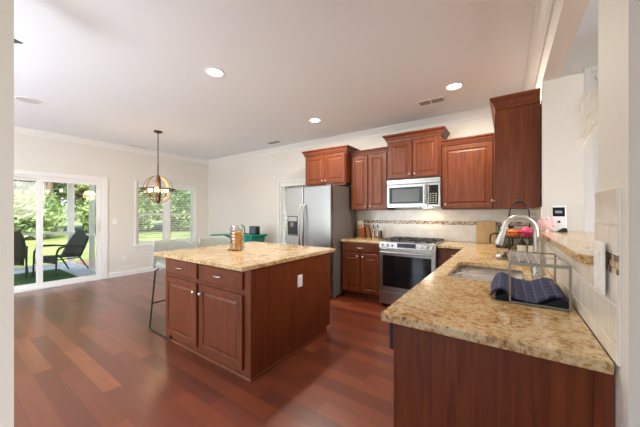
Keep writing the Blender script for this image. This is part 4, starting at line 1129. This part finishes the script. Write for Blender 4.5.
# pampas in a vase behind the column
t = thing('pampas_arrangement', 'cream pampas plumes arching out from behind the near column', 'dried grass', (0.44, 1.42, BT))
MB().lathe([(0.045, 0), (0.06, 0.08), (0.045, 0.2), (0.025, 0.26), (0.03, 0.28)], (0.44, 1.42, BT), 20).build('vase', 'white', t, smooth=True)
rnd = random.Random(11)
for k, (tx, ty, tz, dz) in enumerate(((0.248, 1.56, 1.90, 0.16), (0.262, 1.60, 1.80, 0.16), (0.285, 1.55, 1.93, 0.25), (0.27, 1.58, 1.70, 0.10))):
    p0 = Vector((0.44, 1.42, BT + 0.26)); p1 = Vector((0.40, 1.46, 1.75)); p2 = Vector((tx + 0.03, ty - 0.01, tz + 0.05)); p3 = Vector((tx, ty, tz - dz))
    cur = []
    for i in range(25):
        u = i / 24; cur.append(((1 - u) ** 3) * p0 + 3 * (1 - u) ** 2 * u * p1 + 3 * (1 - u) * u * u * p2 + u ** 3 * p3)
    stm = MB().tube(cur, 0.0018, 5)
    stm.build('stem', 'pampas', t)
    pl = MB()
    for i in range(110):
        u = rnd.uniform(0.55, 1.0); j = min(23, int(u * 24)); c_ = cur[j].lerp(cur[j + 1], u * 24 - j)
        a = rnd.uniform(0, 2 * PI); L = rnd.uniform(0.03, 0.09)
        d = Vector((math.cos(a) * 0.7 - 0.35, math.sin(a) * 0.6, -0.55 - rnd.random() * 0.4)).normalized()
        e1 = c_ + d * L * 0.5 + Vector((0, 0, 0.006)); e2 = c_ + d * L
        pl.tube([c_, e1, e2], [0.0009, 0.0006, 0.0002], 3)
    pl.build('plume', 'pampas', t)

# ------------------------------------------------------------------ porch and garden
G0 = -0.30
struct('ground_lawn', MB().box(-70, -40, G0 - 0.2, XL - 0.16, 50, G0), 'lawn')
struct('ground_back', MB().box(XL - 0.16, YB + 0.16, G0 - 0.2, 40, 50, G0), 'lawn')
struct('porch_floor', MB().box(-9.98, -2.2, G0, XL - 0.155, 2.36, -0.08), 'concrete')
struct('ground_bed', MB().box(-12, 2.6, G0, XL - 0.16, 9, G0 + 0.02), 'mulch')
struct('porch_ceiling', MB().box(-10.1, -2.4, 2.42, XL - 0.155, 2.45, 2.5), 'trim')
def post(label, x, y, s_=0.1):
    t = thing('porch_post', label, 'post', (x, y, -0.08), 'white posts of the screened porch')
    MB().box(x - s_ / 2, y - s_ / 2, -0.08, x + s_ / 2, y + s_ / 2, 2.419).build('shaft', 'trim', t, bevel=0.004)
    MB().box(x - s_ / 2 - 0.012, y - s_ / 2 - 0.012, -0.08, x + s_ / 2 + 0.012, y + s_ / 2 + 0.012, -0.02).build('base_trim', 'trim', t)
post('white porch corner post behind the right wicker chair', -9.9, 2.25, 0.13)
post('white porch post nearest the house at the right of the patio door', -8.32, 2.28, 0.09)
post('white porch post behind the left wicker chair', -9.9, 0.1, 0.1)
post('white porch post far left beyond the door frame', -9.9, -1.9, 0.1)
t = thing('porch_railing', 'white horizontal rail along the outer edge of the porch', 'railing', (-9.9, 1.2, -0.08))
MB().box(-9.93, -1.845, 0.77, -9.87, 0.045, 0.83).box(-9.93, 0.155, 0.77, -9.87, 2.18, 0.83).build('top_rail', 'trim', t)
MB().box(-9.93, -1.845, -0.079, -9.87, 0.045, -0.02).box(-9.93, 0.165, -0.079, -9.87, 2.17, -0.02).build('bottom_rail', 'trim', t)
t = thing('porch_railing', 'white side rail of the porch right of the wicker chair', 'railing', (-8.9, 2.27, -0.08))
MB().box(-9.82, 2.25, 0.77, -8.37, 2.29, 0.83).box(-8.27, 2.25, 0.77, XL - 0.155, 2.29, 0.83).build('top_rail', 'trim', t)
MB().box(-9.81, 2.25, -0.079, -8.38, 2.29, -0.02).box(-8.255, 2.25, -0.079, XL - 0.155, 2.29, -0.02).build('bottom_rail', 'trim', t)
tag(MB().box(-9.25, -0.9, -0.0795, -7.65, 1.88, -0.065).build('turf_rug', 'rug'), 'bright green turf rug on the porch floor under the chairs', 'rug')
t = thing('string_lights', 'string of globe lights drooping along the top of the porch', 'string lights', (-9.0, 1, 2.3))
w = MB(); bl = []
for seg in range(4):
    a = Vector((-9.75, -1.8 + seg * 1.02, 2.08)); b_ = Vector((-9.75, -1.8 + (seg + 1) * 1.02, 2.08))
    pts = []
    for i in range(9):
        u = i / 8; p_ = a.lerp(b_, u); p_.z -= 0.14 * 4 * u * (1 - u); pts.append(p_)
        if i % 2 == 0 and i < 8: bl.append(p_)
    w.tube(pts, 0.006, 5)
w.build('cable', 'white', t)
for p_ in bl: MB().ball((p_.x, p_.y, p_.z - 0.045), 0.03, 8).build('globe', 'bulb', t, smooth=True)

def wicker(label, x, y, rz):
    """chair facing local -Y, origin on the floor"""
    t = thing('patio_chair', label, 'chair', (0, 0, 0))
    S = MB()
    def surf(rows):
        m = MB(); n = len(rows[0]); vs = [p for r in rows for p in r]
        m.add(vs, [[i * n + j, (i + 1) * n + j, (i + 1) * n + j + 1, i * n + j + 1] for i in range(len(rows) - 1) for j in range(n - 1)]); return m
    surf([[(-0.26 + 0.52 * j / 6, -0.27 + 0.5 * i / 6, 0.42 - 0.05 * i / 6 - 0.015 * math.sin(PI * j / 6)) for j in range(7)] for i in range(7)]).build('seat', 'wicker', t, smooth=True, solid=0.03)
    surf([[(-0.26 + 0.52 * j / 6, -0.285 - 0.01 * i, 0.42 - 0.05 * i + 0.02 * math.sin(PI * j / 6) * (i > 2)) for j in range(7)] for i in range(4)]).build('apron', 'wicker', t, smooth=True, solid=0.02)
    surf([[((-0.27 + 0.54 * j / 8) * (1 - 0.28 * (i / 8) ** 3), 0.22 + 0.30 * i / 8 - 0.05 * math.cos(PI * (j / 8 - 0.5)) * 0 + 0.04 * (math.cos(PI * (j / 8 - 0.5))), 0.36 + 0.56 * i / 8 + 0.035 * math.sin(PI * j / 8) * (i / 8)) for j in range(9)] for i in range(9)]).build('backrest', 'wicker', t, smooth=True, solid=0.03)
    for s_ in (-1, 1):
        X_ = s_ * 0.29
        MB().tube([(X_, -0.33, -0.0), (X_, -0.32, 0.3), (X_, -0.31, 0.52), (X_, -0.26, 0.61), (X_, -0.12, 0.645), (X_ * 0.98, 0.1, 0.63), (X_ * 0.95, 0.30, 0.60), (X_ * 0.9, 0.36, 0.62)], [0.016, 0.017, 0.02, 0.022, 0.024, 0.022, 0.018, 0.014], 8).build('arm', 'wicker', t, smooth=True)
        MB().tube([(X_ * 0.93, 0.18, 0.38), (X_ * 0.95, 0.33, 0.15), (X_, 0.42, 0.0)], [0.018, 0.016, 0.013], 8).build('leg', 'wicker', t, smooth=True)
        MB().tube([(X_, -0.31, 0.36), (X_ * 0.93, 0.2, 0.34)], 0.014, 6).build('side_rail', 'wicker', t, smooth=True)
    t.location = (x, y, -0.064); t.rotation_euler = (0, 0, rz)
    return t
wicker('dark wicker patio armchair seen from its side, right of two on the porch', -8.52, 1.76, math.radians(27))
wicker('dark wicker patio armchair partly cut by the door frame at left', -8.85, 0.98, math.radians(80))

# neighbouring house behind the wood
t = thing('neighbour_house', 'grey neighbouring house glimpsed between the far trees', 'house', (-47, 6, G0))
MB().box(-50, 3.2, G0, -45, 8.6, 3.4).build('walls', 'grille', t)
MB().add([(-50.4, 2.8, 3.4), (-44.6, 2.8, 3.4), (-44.6, 9.0, 3.4), (-50.4, 9.0, 3.4), (-47.5, 2.8, 5.2), (-47.5, 9.0, 5.2)], [[0, 1, 2, 3], [0, 4, 5, 3], [1, 2, 5, 4], [0, 1, 4], [2, 3, 5]]).build('roof', 'vent', t)
MB().box(-44.99, 6.2, 1.2, -44.95, 7.2, 2.6).build('window', 'display', t)

def tree_mesh(seed, h, r, leaves, low, leafm, size=0.16):
    rnd = random.Random(seed)
    m = MB(); blobs = []
    for i in range(14):
        a = rnd.uniform(0, 2 * PI); rr = r * rnd.uniform(0.1, 0.75); z = rnd.uniform(low + 0.6, h - 0.6)
        blobs.append((Vector((rr * math.cos(a), rr * math.sin(a), z)), r * rnd.uniform(0.32, 0.55)))
    for i in range(leaves):
        c_, br_ = rnd.choice(blobs)
        d = Vector((rnd.gauss(0, 1), rnd.gauss(0, 1), rnd.gauss(0, 1))).normalized()
        p_ = c_ + d * br_ * rnd.uniform(0.55, 1.05)
        if p_.z < 0.1: continue
        n = Vector((rnd.gauss(0, 1), rnd.gauss(0, 1), rnd.gauss(0.6, 1))).normalized()
        a = n.orthogonal().normalized() * size * rnd.uniform(0.5, 1.2); b_ = n.cross(a).normalized() * size * rnd.uniform(0.35, 0.8)
        k = len(m.v); m.v += [tuple(p_ - a), tuple(p_ + b_ * 0.6), tuple(p_ + a), tuple(p_ - b_ * 0.6)]; m.f.append([k, k + 1, k + 2, k + 3])
    return m, blobs
def make_tree(name, label, cat, group, seed, h, r, leaves, low, leafm, size=0.16):
    t = thing(name, label, cat, (0, 0, 0), group)
    m, blobs = tree_mesh(seed, h, r, leaves, low, leafm, size)
    me = bpy.data.meshes.new('crown'); me.from_pydata(m.v, [], m.f); me.materials.append(M[leafm])
    o = bpy.data.objects.new('crown', me); COL.objects.link(o); o.parent = t
    tr = MB().tube([(0, 0, -0.1), (0.05, 0.02, h * 0.3), (-0.05, 0.05, h * 0.6), (0, 0, h * 0.85)], [0.16, 0.13, 0.09, 0.03], 8)
    for c_, br_ in blobs[:7]: tr.tube([(0, 0, c_.z * 0.6), tuple(c_ * 0.6 + Vector((0, 0, c_.z * 0.3))), tuple(c_)], [0.06, 0.04, 0.015], 6)
    tr.build('trunk', 'bark', t, smooth=True)
    return t
LT = 'leafy green woodland tree standing beyond the lawn'
pa = make_tree('woodland_tree', LT, 'tree', 'trees beyond the lawn', 1, 7.5, 2.6, 5200, 0.6, 'leaf', 0.2)
pb = make_tree('woodland_tree', LT, 'tree', 'trees beyond the lawn', 2, 9.5, 3.0, 5600, 1.0, 'leaf2', 0.22)
ps = make_tree('shrub', 'rounded green shrub at the edge of the wood', 'shrub', 'shrubs at the wood edge', 3, 2.4, 1.5, 3200, -0.3, 'leaf', 0.13)
rnd = random.Random(4)
# wood to the left (seen by the patio door and window), two staggered rows
spots = []
for i in range(12): spots.append((-29 + rnd.uniform(-1.2, 1.2), -6.0 + i * 3.6 + rnd.uniform(-.6, .6)))
for i in range(11): spots.append((-39 + rnd.uniform(-1.5, 1.5), -10.0 + i * 4.8 + rnd.uniform(-.8, .8)))
for i in range(11): spots.append((-33 + rnd.uniform(-1.2, 1.2), -8.0 + i * 4.2 + rnd.uniform(-.8, .8)))
for i in range(6): spots.append((-11.5 + i * 3.9 + rnd.uniform(-.6, .6), 15 + rnd.uniform(-1, 1.5)))
for i, (x, y) in enumerate(spots):
    src = pa if i % 2 == 0 else pb
    o = src if i < 2 else copy_thing(src)
    s_ = rnd.uniform(1.5, 1.9); o.location = (x, y, G0); o.rotation_euler = (0, 0, rnd.uniform(0, 6.28)); o.scale = (s_, s_, s_)
sh = []
for i in range(13): sh.append((-25 + rnd.uniform(-.8, .8), -4.5 + i * 2.9 + rnd.uniform(-.4, .4)))
for i in range(7): sh.append((-10 + i * 2.6, 12.5 + rnd.uniform(-.5, .5)))
for i, (x, y) in enumerate(sh):
    o = ps if i == 0 else copy_thing(ps)
    s_ = rnd.uniform(1.1, 1.6); o.location = (x, y, G0); o.rotation_euler = (0, 0, rnd.uniform(0, 6.28)); o.scale = (s_, s_, s_)
